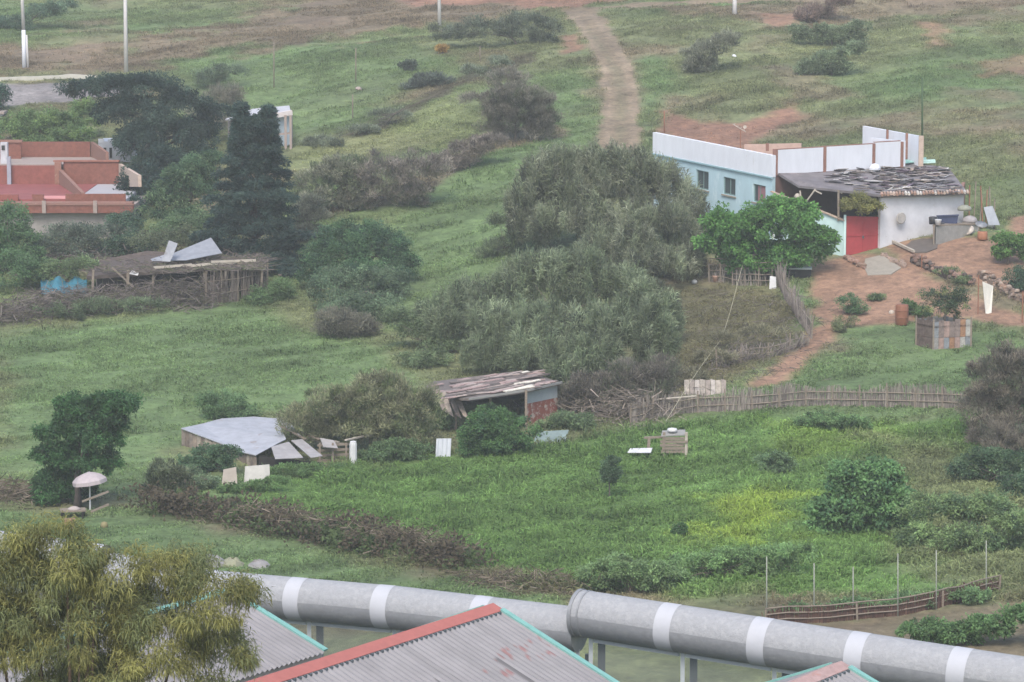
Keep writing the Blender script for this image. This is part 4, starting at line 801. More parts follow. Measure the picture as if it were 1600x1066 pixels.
for k, (c, lab) in enumerate([([(346,759),(371,757),(369,730),(349,734)], 'beige leaning panel, the left of two panels before the tin hut'), ([(381,756),(422,748),(421,726),(383,729)], 'whitish leaning panel, the right of two panels before the tin hut')]):
    g = G(c[0][0], c[0][1]); d_ = g[1]; m = MB(); m.slab([P(x, y, d_ + (757-y)*.012 + (x-c[0][0])*.0) for x, y in c], .05, (0,1,0)); tag(m.build('panel', mat('beige panel' if k == 0 else 'whitish panel', (.31,.275,.235) if k == 0 else (.37,.36,.33), .85, .18, 2.5, bump=.3, col2=(.22,.2,.17), thr=.6)), lab, 'panel', 'panels leaning before the tin hut')
q = G(700,700)
# ================================================================== BROKEN HUT
q = G(760, 672); t = thing('broken_hut', 'tumbledown hut with sagging plank roof below the reed thicket', 'hut', q)
r = [P(665,604,159.5), P(678,596,162), P(807,580,164.5), P(828,582,164.5), P(847,588,162.5), P(875,598,159.5), P(824,610,157), P(797,614,156.5), P(736,623,155), P(711,621,155.5), P(690,613,157.5)]
m = MB(); m.slab(r, .12); m.build('roof', mat('dark plank roof',(.13,.11,.10),.9,.3,2.5,bump=.5,stretch=(1,4,1)), t)
rr = random.Random(12); m = MB()
n_ = np.cross(r[8]-r[1], r[5]-r[1])
for k in range(110):
    f = rr.uniform(0,1); x0 = 672+rr.uniform(0,150); y0 = 603-.14*(x0-672)+f*30; x1 = x0+rr.uniform(15,50); y1 = y0-.12*(x1-x0)+rr.uniform(-2,2)
    if y1 < 580 or x1 > 872 or y0 > 621 - .13*(x0-736): continue
    p, s = hit_plane(x0,y0,r[1],n_)+[0,0,.08], hit_plane(x1,y1,r[1],n_)+[0,0,.08+rr.uniform(0,.08)]; m.col = rr.choice([(.15,.125,.115),(.23,.19,.18),(.30,.22,.21),(.10,.085,.08),(.34,.28,.26)] + ([(.6,.57,.5)] if x0 > 775 else [])); m.beam(p, s, rr.uniform(.12,.35), .04)
m.build('roof_planks', M_PATCH, t)
m = MB(); m.beam(r[8]+[-.1,-.08,-.02], r[6]+[.05,-.08,.02], .07,.1); m.beam(r[6]+[.1,-.08,.02], r[5]+[.1,-.05,.02], .07,.1); m.build('eave_board', mat('grey board', (.24,.235,.22), .9), t)
m = MB(); 
for k, (x0,y0,x1,y1) in enumerate([(676,608,690,640),(686,612,700,646),(697,615,712,648),(707,620,724,650)]):
    p, s = P(x0,y0,157.3-.2*k), P(x1,y1,156.3-.25*k); m.col = [(.20,.17,.15),(.28,.24,.21),(.16,.135,.12),(.25,.21,.18)][k]; m.slab([p, P(x0+11,y0+1,157.1-.2*k), P(x1+9,y1+6,156.1-.25*k), s], .05, (0,1,0))
m.build('collapsed_wall', M_PATCH, t)
a, b = P(824,612,157.5), P(871,600,159.5); g = gz(a[0],a[1])
m = MB(); zt = P(840,631,157.5)[2]; m.hexa([[a[0],a[1],zt],[b[0],b[1],zt],[b[0],b[1]+.1,zt],[a[0],a[1]+.1,zt]], [a,b,b+[0,.1,0],a+[0,.1,0]]); m.build('grey_panel', mat('blue grey panel',(.30,.33,.34),.8,.1,3), t)
m = MB(); m.wall([a[0],a[1],zt-.01],[b[0],b[1],zt-.01],zt-1.3,zt-1.3,.1); m.build('brick_panel', mat('patchy brick', (.22,.075,.055), .9, .25, 5, bump=.4, col2=(.36,.30,.26), thr=.5), t)
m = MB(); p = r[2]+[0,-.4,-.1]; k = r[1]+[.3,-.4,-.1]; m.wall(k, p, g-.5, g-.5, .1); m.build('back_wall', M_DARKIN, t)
for x in (712,766,822): m = MB(); k = P(x,620-(x-712)*.1,156.7); m.beam([k[0],k[1],gz(k[0],k[1])-.2], k, .12,.12,(0,1,0)); m.build('post', M_WOOD, t)
# ================================================================== BRICK TERRACED HOUSE
M_RED2 = mat('red brick', (.185,.075,.055), .9, .28, 5, bump=.3, col2=(.155,.085,.07), thr=.58)
M_ORB = mat('orange render', (.215,.075,.06), .9, .25, 3); M_PINKF = mat('pink washed floor', (.50,.22,.20), .8, .15, 1.0, col2=(.55,.42,.40), thr=.6); M_REDF = mat('red painted floor',(.225,.066,.06),.75,.2,1.2)
M_LEDGE = mat('pale ledge', (.29,.235,.21), .9, .15, 4); M_TERR = mat('brick coping', (.225,.12,.092), .9, .15, 6)
FZ = 7.25
q = P(120, 345, 206); q[2] = gz(q[0], q[1]); t = thing('terraced_house', 'red brick house with stepped open roof terraces at the left edge', 'house', q)
def pt(px, d, z): v = P(px, 300, d); v[2] = z; return v
def zat(px, py, d): return P(px, py, d)[2]
def bx(name, px0, px1, d0, d1, z0, z1, m):  # block with front at d0, back at d1
    mb = MB(); mb.hexa([pt(px0,d0,z0),pt(px1,d0,z0),pt(px1,d0,z0)+[0,d1-d0,0],pt(px0,d0,z0)+[0,d1-d0,0]],[pt(px0,d0,z1),pt(px1,d0,z1),pt(px1,d0,z1)+[0,d1-d0,0],pt(px0,d0,z1)+[0,d1-d0,0]]); return mb.build(name, m, t)
bx('lower_wall', -180, 204, 205.2, 217, 2.0, FZ-.75, mat('grey render', (.27,.25,.23), .95, .15, 1.5, bump=.3))
bx('floor_slab', -180, 207, 204.9, 217.2, FZ-.74, FZ-.3, M_LEDGE)
bx('front_parapet', 25, 208, 204.7, 204.95, FZ-.72, zat(100,321,204.7), M_RED2)
bx('parapet_coping', 24, 209, 204.65, 205.0, zat(100,321,204.7)+.004, zat(100,319.5,204.7)+.02, M_TERR)
for x in (65, 145): bx('parapet_pier', x, x+6, 204.55, 204.69, FZ-.72, zat(100,314,204.6), M_LEDGE)
bx('ledge', -180, 206, 205.1, 206.2, FZ-.29, FZ-.1, M_BRICK)
bx('inner_parapet', -180, 28, 206.3, 206.5, FZ-.28, FZ+.32, M_ORB); bx('inner_parapet', 50, 68, 206.3, 206.5, FZ-.28, FZ+.32, M_RED2); bx('inner_parapet', 102, 196, 206.3, 206.5, FZ-.28, FZ+.36, M_RED2)
bx('terrace_floor', -180, 118, 206.6, 217.4, FZ-.28, FZ, M_REDF); bx('terrace_floor', 62, 116, 206.6, 208.6, FZ+.004, FZ+.03, M_PINKF)
bx('terrace_floor', 119, 197, 206.6, 217.4, FZ-.28, FZ-.01, mat('grey terrace floor', (.34,.33,.35), .8, .1, 2))
m = MB(); p0 = pt(92, 217.3, FZ); p1 = pt(127, 206.6, FZ); m.hexa([p0,p1,p1+[.25,0,0],p0+[.25,0,0]], [p0+[0,0,1.0],p1+[0,0,.42],p1+[.25,0,.42],p0+[.25,0,1.0]]); m.build('dividing_wall', M_TERR, t)
zb = zat(140,253,217.5); bx('back_wall', 100, 186, 217.5, 217.75, FZ-.3, zb, M_RED2); bx('coping', 84, 187, 217.4, 217.85, zb+.004, zb+.1, mat('dark brick coping',(.25,.11,.08),.9,.2,6))
bx('back_wall', -180, 95, 217.5, 217.75, FZ-.3, zat(50,259,217.5), M_ORB); bx('pillar', 86, 96, 217.1, 217.45, FZ, zb, M_BRICK)
UZ = zat(60,257,218); bx('upper_floor', -180, 150, 217.9, 224, UZ-.5, UZ, M_LEDGE)
zu = zat(80,222,224); bx('upper_parapet', 33, 142, 224.1, 224.35, UZ-.5, zu, M_RED2); bx('upper_parapet', -180, 34, 222.6, 222.85, UZ, zat(20,223,222.6), M_RED2)
bx('coping', -180, 36, 222.5, 222.95, zat(20,223,222.6)+.004, zat(20,219,222.6), M_TERR)
m = MB(); p0 = pt(143,224.2,UZ); p1 = pt(166,218.4,UZ); h0 = zu-UZ; m.hexa([p0,p1,p1+[.22,0,0],p0+[.22,0,0]], [p0+[0,0,h0],p1+[0,0,h0*.75],p1+[.22,0,h0*.75],p0+[.22,0,h0]]); m.build('side_parapet', M_TERR, t)
m = MB(); p0 = pt(186,217.4,zat(186,292,217.4)); p1 = pt(216,208.5,zat(216,292,208.5)); z0, z1 = zat(186,256,217.4), zat(216,274,208.5); m.hexa([p0,p1,p1+[.22,0,0],p0+[.22,0,0]], [[p0[0],p0[1],z0],[p1[0],p1[1],z1],[p1[0]+.22,p1[1],z1],[p0[0]+.22,p0[1],z0]]); m.build('side_wall', mat('pale brick',(.29,.175,.135),.9,.2,6), t)
ch = bx('chimney', 2, 13, 218.5, 219.0, UZ, zat(8,223,218.5), mat('grey white render', (.42,.42,.45), .9, .2, 3)); mb = MB(); c = pt(6.5,218.47,zat(8,231,218.5)); mb.box(c,(.22,.05,.32)); mb.build('vent', M_DARKIN, ch)
m = MB(); m.beam(pt(15,217.2,FZ), pt(15,217.2,UZ+.6), .26,.26,(0,1,0)); m.build('vent_pipe', mat('blue grey pipe',(.27,.28,.33),.9,.15,4), t)
# white building behind it
q = P(172, 250, 226); q[2] = gz(q[0],q[1]); t = thing('white_house', 'small white walled building behind the red brick house', 'house', q)
def bxt(name, px0, px1, d0, d1, py0, py1, m): 
    mb = MB(); z0, z1 = zat(px0,py1,d0), zat(px0,py0,d0); mb.hexa([pt(px0,d0,z0),pt(px1,d0,z0),pt(px1,d0,z0)+[0,d1-d0,0],pt(px0,d0,z0)+[0,d1-d0,0]],[pt(px0,d0,z1),pt(px1,d0,z1),pt(px1,d0,z1)+[0,d1-d0,0],pt(px0,d0,z1)+[0,d1-d0,0]]); return mb.build(name, m, t)
MW = mat('white paint', (.74,.75,.80))
bxt('wall', 155, 212, 225, 228, 221, 275, MW); bxt('parapet', 155, 164, 224.95, 224.99, 217, 224, MW); bxt('parapet', 170, 186, 224.95, 224.99, 218, 224, MW)
bxt('window', 163, 167, 224.94, 224.985, 231, 239, M_DARKIN); bxt('door', 172, 176, 224.94, 224.985, 231, 247, M_DARKIN)
q = P(-4, 195, 238); q[2] = gz(q[0],q[1]); t = thing('white_house', 'white walled building just showing at the left edge above brick house', 'house', q)
bxt('wall', -80, 6, 238, 243, 179, 215, MW); bxt('roof_edge', -82, 9, 237.8, 243.2, 175, 178.8, M_LEDGE)
# ================================================================== METAL SHED
q = G(440, 226); q = P(440,226,228); q[2] = min(q[2], gz(q[0],q[1])); t = thing('metal_shed', 'small shed of whitish metal sheets behind the pointed conifer', 'shed', q)
m = MB(); m.slab([P(352,186,227.5), P(395,170,231), P(452,165,231.5), P(455,177,228), P(425,183,227), P(400,190,226.5)], .1); m.build('roof', mat('pale metal roof',(.42,.41,.43),.6,.15,1.5,.1,.3,(.35,.32,.31),.62), t)
m = MB(); m.beam(P(423,182,226.9), P(456,176,227.8), .2,.35); m.build('eave_sheet', mat('whitish fascia',(.58,.52,.50),.8,.12,3), t)
m = MB(); a, b = P(424,184,227.2), P(453,179,228.2); m.wall(a, b, gz(a[0],a[1])-.5, gz(b[0],b[1])-.5, .1); m.build('front_wall', mat('pale blue sheeting',(.38,.44,.48),.7,.15,2,bump=.2), t)
m = MB(); a, b = P(356,188,228), P(424,184,227.2); m.wall(a, b, gz(a[0],a[1])-.5, gz(b[0],b[1])-.5, .1); m.build('side_wall', mat('worn tin', (.42,.41,.41)), t)
m = MB(); a, b = P(453.5,179,228.2), P(455,180,231); m.wall(a, b, gz(a[0],a[1])-.5, gz(b[0],b[1])-.5, .1); m.build('end_wall', M_OLDTIN, t)
for x in (446, 454): m = MB(); k = P(x,180,226.9); m.beam([k[0],k[1],gz(k[0],k[1])-.2], k, .17,.17,(0,1,0)); m.build('post', M_LEDGE, t)
m = MB(); m.beam(P(424,211,226.9), P(455,208,227.0), .1,.14); m.build('rail', M_LEDGE, t)
# ================================================================== BRUSH HUT
q = G(300, 468); D0 = q[1]; t = thing('brush_hut', 'ramshackle hut of brush and poles with a bent metal sheet roof', 'hut', q)
r = [P(135,432,D0+.5), P(150,408,D0+5), P(230,392,D0+6), P(345,400,D0+6), P(418,408,D0+3), P(416,420,D0), P(330,418,D0-.3), P(240,424,D0-.3)]
m = MB(); m.slab(r, .2); m.build('roof', mat('brush thatch',(.08,.063,.055),.95,.35,3,bump=.9), t)
nr = np.cross(r[6]-r[0], r[2]-r[0])
n = 1500; A_ = []; B_ = []; 
for k in range(n):
    x = RNG.uniform(140,415); y = RNG.uniform(404,428) - (x > 300) * 4; p = hit_plane(x, y, r[6], np.cross(r[6]-r[7], r[3]-r[6])) + [0,0,.05]; A_.append(p); B_.append(p + np.array([RNG.normal(0,.6), RNG.normal(0,.25), RNG.normal(.1,.12)]))
sticks('brush_cover', A_, B_, .025, np.array([(.11,.09,.08),(.15,.125,.11),(.07,.06,.055),(.09,.10,.055)])[RNG.integers(0,4,n)], t)
m = MB(); m.slab([P(240,413,D0+2)+[0,0,.2], P(262,407,D0+2.2)+[0,0,.3], P(330,379,D0+4.5)+[0,0,.3], P(347,402,D0+2.5)+[0,0,.25], P(290,412,D0+1.5)+[0,0,.2]], .04); m.build('bent_sheet', mat('grey bent tin',(.235,.245,.27),.6,.22,2.2,.1,.3,(.17,.15,.14),.6), t)
m = MB(); m.slab([P(253,416,D0+1)+[0,0,.3], P(266,417,D0+1)+[0,0,.3], P(278,391,D0+1.5)+[0,0,.4], P(264,386,D0+1.5)+[0,0,.4]], .03); m.build('bent_sheet', mat('grey bent tin',(.235,.245,.27),.6,.22,2.2,.1,.3,(.17,.15,.14),.6), t)
m = MB(); m.slab([P(235,410,D0+3)+[0,0,.2], P(262,403,D0+3)+[0,0,.25], P(262,408,D0+2.6)+[0,0,.2], P(238,413,D0+2.6)+[0,0,.2]], .03); m.build('bent_sheet', mat('grey bent tin',(.235,.245,.27),.6,.22,2.2,.1,.3,(.17,.15,.14),.6), t)
for k, (x0,y0,x1,y1) in enumerate([(240,421,300,417),(298,418,392,411),(330,412,400,410),(372,414,416,418)]):
    m = MB(); m.beam(P(x0,y0,D0-.4)+[0,0,.1], P(x1,y1,D0-.2)+[0,0,.12], .12,.14); m.build('eave_pole', M_PALEWOOD if k != 3 else M_WOOD, t)
a, b = P(150,425,D0+2.5), P(415,416,D0+2.8); m = MB(); m.wall(a, b, gz(a[0],a[1])-.5, gz(b[0],b[1])-.5, .1); m.build('back_wall', M_DARKIN, t)  # near-black wall: the dark of the hut's inside is put into its colour
for i, x in enumerate((146,200,240,318,352,410)):
    m = MB(); k = P(x,422-(x>300)*4,D0-.1); m.beam([k[0]+random.uniform(-.2,.2),k[1],gz(k[0],k[1])-.2], k, .13,.13,(0,1,0)); m.build('post', M_PALEWOOD if x in (352,) else M_WOOD, t)
m = MB(); m.beam(P(210,450,D0-.3), P(175,418,D0-.2), .09); m.beam(P(200,445,D0-.3), P(202,422,D0-.2), .09); m.beam(P(318,436,D0-.3), P(325,422,D0-.2), .08); m.build('prop_pole', M_WOOD, t)
m = MB(); q = P(325,458,D0-.7); m.slab([q, q+[.26,0,0], q+[.26,.05,.62], q+[0,.05,.62]], .05,(0,1,0)); tag(m.build('white_board', M_OLDWHITE), 'small white board hung at the front of the brush hut', 'board')
m = MB(); q = P(202,428,D0-.6); m.slab([q, q+[.5,0,-.1], q+[.55,.1,.05], q+[.12,.1,.2]], .04); tag(m.build('white_scrap', M_OLDWHITE), 'white scrap caught on a pole of the brush hut', 'scrap')
q = G(100,462); m = MB(); mm = mat('blue tarpaulin',(.03,.13,.18),.6,.25,2.5,bump=.7)
V = []; nx_, ny_ = 16, 7
for j in range(ny_):
    for i in range(nx_): V.append(P(64+ i*4.8, 436 + j*4.0 + 3*math.sin(i*.9), q[1]+1.2-j*.25) + [0, random.uniform(-.12,.12), .12*math.sin(i*1.3+j)])
m.add(V, [(j*nx_+i, j*nx_+i+1, (j+1)*nx_+i+1, (j+1)*nx_+i) for j in range(ny_-1) for i in range(nx_-1)]); tag(m.build('tarpaulin', mm, None, True), 'crumpled blue tarpaulin at the left end of the brush hut', 'tarpaulin')
cane_fence('dark stick fence in front of the brush hut', [(322,476),(360,472),(418,462)], 44, 170, .12, cols=((.15,.125,.11),(.2,.17,.15),(.11,.09,.08)), rails=2, posts=5)
# heaps of cut brush: nobody could count the sticks
def brush(label, pts, n, w, h, cols, L=1.0, r=.02, name='brush_pile'):
    ps = [G(*p) for p in pts]; Ls = np.r_[0, np.cumsum([np.linalg.norm(b-a) for a, b in zip(ps[:-1], ps[1:])])]
    s = RNG.uniform(0, Ls[-1], n); i = np.clip(np.searchsorted(Ls, s, 'right')-1, 0, len(ps)-2)
    A = np.array([ps[k]+(ps[k+1]-ps[k])*((q-Ls[k])/(Ls[k+1]-Ls[k])) for q, k in zip(s, i)]); A[:, :2] += RNG.normal(0, w*.4, (n, 2)); hh = h*(.5+noise(s*.5, s*0, 3))
    A[:,2] = height(A[:,0], A[:,1]) + RNG.uniform(0, 1, n)**1.5*hh
    D = rand_dir(n)*np.array([1,.8,.55])*L*RNG.uniform(.4,1.2,(n,1)); B = A+D; B[:,2] = np.maximum(B[:,2], height(B[:,0], B[:,1])+.02)
    return tag(sticks(name, A, B, r*RNG.uniform(.6,1.5,n), np.array(cols)[RNG.integers(0,len(cols),n)]*RNG.uniform(.7,1.25,(n,1))), label, 'brush', kind='stuff')
BR = [(.115,.095,.088),(.17,.145,.13),(.08,.066,.062),(.10,.095,.06)]
brush('heaped grey brush and cut branches along the foot of the brush hut', [(-30,505),(60,492),(150,480),(240,476),(330,474)], 5200, 2.2, 1.1, BR)
brush('tangle of grey branches among bushes above the brush hut', [(40,425),(90,410),(150,400),(230,398)], 1300, 3.0, 1.2, BR)
BR2 = [(.105,.085,.06),(.145,.12,.09),(.07,.057,.043),(.085,.085,.042),(.20,.165,.125)]
brush('dry brown bramble bank between meadow and border fence', [(330,808),(400,822),(470,836),(540,846),(610,862),(680,876),(720,888)], 3600, 1.3, .9, BR2, .55, .018, 'bramble_bank')
brush('dry brown growth at the foot of the right border fence section', [(740,905),(820,918),(900,926)], 700, 1.5, .6, BR2, .7, .018, 'bramble_bank')
brush('reddish brown twigs on the slope at the left picture edge', [(-30,765),(10,775),(40,785)], 700, 1.6, .8, BR2, .8)
brush('dry grey canes and litter at the foot of the reed thicket', [(880,630),(930,640),(980,655),(1010,640)], 1600, 2.2, 1.2, [(.19,.16,.13),(.14,.12,.10),(.24,.2,.17)], 1.1)
def litter_leaves(label, pts, n, w, h, col, alt, leaf=(.2,.12), name='bramble'):
    ps = [G(*p) for p in pts]; k = RNG.integers(0, len(ps)-1, n); f = RNG.uniform(0,1,(n,1)); A = np.array(ps)[k]*(1-f)+np.array(ps)[k+1]*f
    A[:, :2] += RNG.normal(0, w*.4, (n,2)); cl = noise(A[:,0]*1.2, A[:,1]*1.2, 31); A[:,2] = height(A[:,0], A[:,1]) + RNG.uniform(0,1,n)**.7*h*(.25+1.3*cl)
    c = np.where((cl > .55)[:,None], np.array(col), np.array(alt))*(1+RNG.normal(0,.25,(n,1)))
    return tag(leaf_mesh(name, A, rand_dir(n)+[0,0,.3], leaf[0]*RNG.uniform(.6,1.4,n), leaf[1], np.clip(c,.01,.8)), label, 'bramble', kind='stuff')
litter_leaves('leaf litter and bramble leaves on the dry brown bank', [(240,797),(330,806),(470,836),(540,848),(610,866),(720,890)], 12500, 1.8, .8, (.105,.085,.055), (.08,.115,.042))
# ================================================================== PARASOL CORNER
q = G(141, 800); tp = P(140, 752, q[1]); t = thing('parasol', 'faded pink white parasol standing under the dark green tree', 'parasol', q); tl = np.array([-.14,0,1.]); tl /= np.linalg.norm(tl)
z = tp[2]
m = MB(); m.tube([q-[0,0,.3], tp+[0,0,.42]], .035, 8); m.build('pole', M_OLDWHITE, t)
m = MB(); V = [tp+tl*.42]; n = 16
for j, (rr_, zz) in enumerate([(.3,.34),(.56,.23),(.75,.06),(.76,-.1)]):
    for k in range(n): a_ = 2*math.pi*k/n; sc_ = 1 if k % 2 == 0 else .96; V.append(tp+tl*zz+np.array([math.cos(a_)*rr_*sc_, math.sin(a_)*rr_*sc_, -.14*-math.cos(a_)*rr_*1.0]))
m.add(V, [(0,1+k,1+(k+1)%n) for k in range(n)]+[(1+j*n+k,1+(j+1)*n+k,1+(j+1)*n+(k+1)%n,1+j*n+(k+1)%n) for j in range(3) for k in range(n)]); m.build('canopy', mat('faded parasol cloth',(.36,.315,.325),.9,.12,6,bump=.2), t)
m = MB()
for k in range(8): a_ = 2*math.pi*k/8; m.beam(tp+[0,0,.25], tp+np.array([math.cos(a_)*.7, math.sin(a_)*.7, .0+.12*math.cos(a_)]), .018)
m.build('ribs', M_OLDWHITE, t)
q = G(116,812); t = thing('garden_table', 'dark low table below the parasol with a pale cloth on it', 'table', q); c = P(114,797,q[1]+.4)
m = MB(); m.box(c, (1.1,.7,.06), .2); m.build('table_top', M_WOOD, t)
for sx in (-.45,.45):
    for sy in (-.25,.25): m = MB(); m.beam([c[0]+sx,c[1]+sy,gz(c[0]+sx,c[1]+sy)-.1], [c[0]+sx,c[1]+sy,c[2]-.03], .07,.07,(0,1,0)); m.build('leg', M_DARKIN, t)
heap('pale_cloth','crumpled pale cloth on the table below the parasol','cloth', c+[.05,0,.03], [(.3,0),(.26,.05),(.15,.11),(.05,.14)], mat('pale cloth',(.33,.28,.26),.9,.15,5,bump=.4), 9)
q = G(109,826); m = MB(); m.hexa([q+[-.17,-.13,-.05],q+[.17,-.13,-.05],q+[.17,.13,-.05],q+[-.17,.13,-.05]],[q+[-.22,-.16,.42],q+[.22,-.16,.42],q+[.22,.16,.42],q+[-.22,.16,.42]]); tag(m.build('orange_crate', mat('salmon plastic',(.30,.16,.125),.8,.1,4)),'salmon coloured crate on the grass below the parasol table','crate')
heap('yellow_ball','dull yellow ball on the grass right of the salmon crate','ball', G(163,826)-[0,0,.03], [(.02,0),(.13,.05),(.17,.17),(.13,.29),(0,.34)], mat('dull yellow',(.20,.175,.09),.9,.15,4), 12)
m = MB(); m.beam(P(128,784,q[1]+1.5), P(170,768,q[1]+1.8), .08); m.beam(P(142,800,q[1]+1.2), P(170,788,q[1]+1.5), .08); tag(m.build('crossed_poles', M_WOOD), 'weathered poles leaning beside the parasol', 'poles')
# ================================================================== POLES AND STAKES
def pole(name, label, cat, px, py, topy, r, m, group=None, lean=0, top_r=.8):
    q = G(px, py); k = P(px+lean, topy, q[1]); mb = MB(); mb.tube([q-[0,0,.4], (q+k)/2, k], [r, r*(1+top_r)/2, r*top_r], 8); return tag(mb.build(name, m, None, True), label, cat, group)
M_CP = mat('pale concrete pole', (.52,.50,.49), .9, .1, 3)
t = thing('utility_pole', 'pale utility pole at the left edge above the road, with white painted foot', 'pole', G(38,106), 'utility poles')
q = G(38,106); m = MB(); m.tube([q-[0,0,.4], q+[0,0,3.0]], [.17,.16], 10); m.build('painted_foot', MW, t, True); m = MB(); m.tube([q+[0,0,3.0], P(32,-60,q[1])], [.15,.11], 10); m.build('shaft', M_CP, t, True); m = MB(); m.tube([q+[.28,.1,-.4], q+[.2,.1,2.6]], .09, 8); m.build('stub', M_CP, t, True)
pole('utility_pole', 'grey utility pole rising just above the dark spreading pine', 'pole', 197, 114, -60, .17, M_CP, 'utility poles', -2)
pole('utility_pole', 'pale utility pole on the brown embankment at top centre', 'pole', 687, 41, -60, .16, M_CP, 'utility poles', -2)
pole('marker_post', 'short pale post on the verge of the upper track', 'post', 1148, 23, -12, .2, M_CP, None, 0)
for (x, y0, y1, lb) in [(428,137,62,'tall thin stake above the metal shed'),(556,128,75,'thin stake in the green slope left of the pale utility pole'),(551,185,148,'thin stake beside the ditch in the upper meadow'),(750,97,72,'thin short stake beside the upper ditch'),(1038,208,174,'rusty stake at the left end of the red earth bank')]:
    pole('stake', lb, 'stake', x, y0, y1, .05, M_RUST if x > 1000 else M_WOOD, 'stakes on the upper slope')
pole('green_pole', 'tall thin dark green pole behind the white back wall of the house', 'pole', 1441, 228, 122, .075, mat('green pole',(.05,.085,.035),.7,.15,4))
for (x, y0, y1) in [(1198,962,870),(1272,965,880),(1333,968,886),(1403,963,865),(1463,952,860),(1541,930,845)]:
    pole('fence_stake', 'slim pale stake of the low brown fence beyond the roller fence', 'stake', x, y0, y1, .026, mat('pale stake',(.27,.28,.24),.8,.15,5), 'pale stakes along the low brown fence')
cane_fence('low dark brown fence of brush behind the right roller section', [(1195,978),(1275,973),(1335,968),(1405,962),(1465,950),(1560,925)], 24, 1300, .1, cols=((.085,.05,.04),(.11,.065,.05),(.07,.045,.038)), rails=3, posts=4, name='brush_fence')
M_STONE = mat('grey rock', (.25,.24,.235), .95, .2, 2.5, bump=.5)
for i, (x, y, r_, lb) in enumerate([(330,884,.62,'large pale grey rock by the olive tree, leftmost beside the fence'),(362,884,.5,'flat mossy rock between two pale rocks beside the fence'),(404,886,.45,'pale grey rock on the grass, rightmost beside the fence')]):
    q = G(x, y); mb = MB(); pf = [(r_*.8,0),(r_*1.05,r_*.25),(r_*.8,r_*.62),(r_*.3,r_*.8),(0,r_*.82)]; mb.lathe(q-[0,0,.1], pf, 9)
    mb.v = [tuple(np.array(v)+np.array([random.uniform(-.1,.1)*r_*1.3 for _ in range(3)])) for v in mb.v]; tag(mb.build('rock', M_STONE if i != 1 else mat('mossy rock',(.22,.22,.15),.95,.25,3,bump=.5)), lb, 'rock', 'rocks beside the roller fence')
for (x, y, s_, lb) in [(1147,88,.2,'scrap of white rubbish beside the dark scrub on the upper slope'),(740,223,.14,'scrap of white rubbish on the pale meadow edge'),(560,140,.3,'pale upright stone by a thin stake in the green slope'),(440,431,.25,'pale plank end lying right of the brush hut')]:
    q = G(x, y); mb = MB(); mb.lathe(q-[0,0,.03], [(s_*.8,0),(s_,s_*.3),(s_*.6,s_*.7),(0,s_*.9)], 7, (.3,-.2,1)); tag(mb.build('rubbish' if 'rub' in lb else 'pale_stone', MW if 'rub' in lb else M_LEDGE), lb, 'rubbish' if 'rub' in lb else 'stone')
m = MB(); a, b = G(-60,128), G(150,124)
for k in range(20):
    p, s = a+(b-a)*k/20, a+(b-a)*(k+1)/20; p[2] = gz(p[0],p[1]); s[2] = gz(s[0],s[1]); m.beam(p+[0,0,.12], s+[0,0,.12], .3,.34)
tag(m.build('kerb', mat('pale kerb',(.45,.43,.38),.9,.12,2)), kind='structure')
# ================================================================== TREES AND SHRUBS
DKG = (.019,.033,.026)
# dark spreading pine
b0 = G(215, 345); b0 = np.array([(215-800)/F*222, 222, 0]); b0[2] = gz(b0[0], b0[1])
tree('pine_tree', 'large dark spreading pine behind the red brick house', 'tree', b0, blobs_px(222, [(125,140,34,18,2),(175,135,40,20,0),(235,140,50,24,1),(285,165,38,26,0),(200,175,60,30,0),(260,205,55,35,-1),(215,225,45,38,-1),(310,215,36,34,1),(250,265,50,40,-2),(225,290,36,30,-3),(335,175,22,20,2),(212,300,22,24,-8),(205,325,22,22,-9),(300,250,40,30,-1)]), DKG, (.26,.13), 560, 80, .62, alt=(.034,.054,.038), altp=.3, bark='dark', r0=.32, cvar=.25, limbn=14)
# pointed conifers in front
b0 = np.array([(395-800)/F*196, 196, 0]); b0[2] = gz(b0[0], b0[1])
cone = []
for (tx, ty, bx, by, w) in ((376, 164, 377, 240, 11), (420, 168, 417, 240, 11), (397, 182, 396, 430, 90)):
    n_ = 9 if w < 40 else 13
    for q in range(n_):
        f = (q + .5) / n_; x = tx + (bx - tx) * f; y = ty + (by - ty) * f; ww = w * (f ** (1.0 if w < 40 else .55)) * (1 + .12 * math.sin(q * 2.3)) + 2; hgt = (by - ty) / n_ * .62
        cone.append((x, y, ww * .8, hgt, 0 if w > 40 else .4))
        for sgn in (-1, 1): cone.append((x + sgn * ww * .75, y + hgt * .5, ww * .28 + 2, hgt * .55, random.uniform(-1, 1)))
tree('cypress_tree', 'dense dark blue green conifer with two pointed tops beside the metal shed', 'tree', b0, blobs_px(196, cone, .9), (.024,.042,.034), (.22,.09), 820, 75, .36, alt=(.032,.052,.042), altp=.25, bark='dark', r0=.3, mode='conifer', cvar=.2, ragged=2, hollow=.2)
def sh(name,label,px,py,lst,col,**k):
    cat=k.pop('cat','shrub'); return shrub(name,label,cat,px,py,lst,col,**k)
def tr(name, label, base, d, lst, col, **k):
    b = np.array([(base-800)/F*d, d, 0]); b[2] = gz(b[0], b[1]); k.setdefault('cr', .5); return tree(name, label, k.pop('cat', 'tree'), b, blobs_px(d, lst), col, **k)
tr('broadleaf_tree', 'rounded mid green tree between the dark pine and the conifer', 290, 204, [(285,300,45,40),(300,270,36,26),(265,325,34,30),(320,290,28,40),(290,350,44,30),(325,250,22,16)], (.050,.088,.045), clumps=230, per=65, leaf=(.2,.12), alt=(.085,.12,.06), altp=.3)
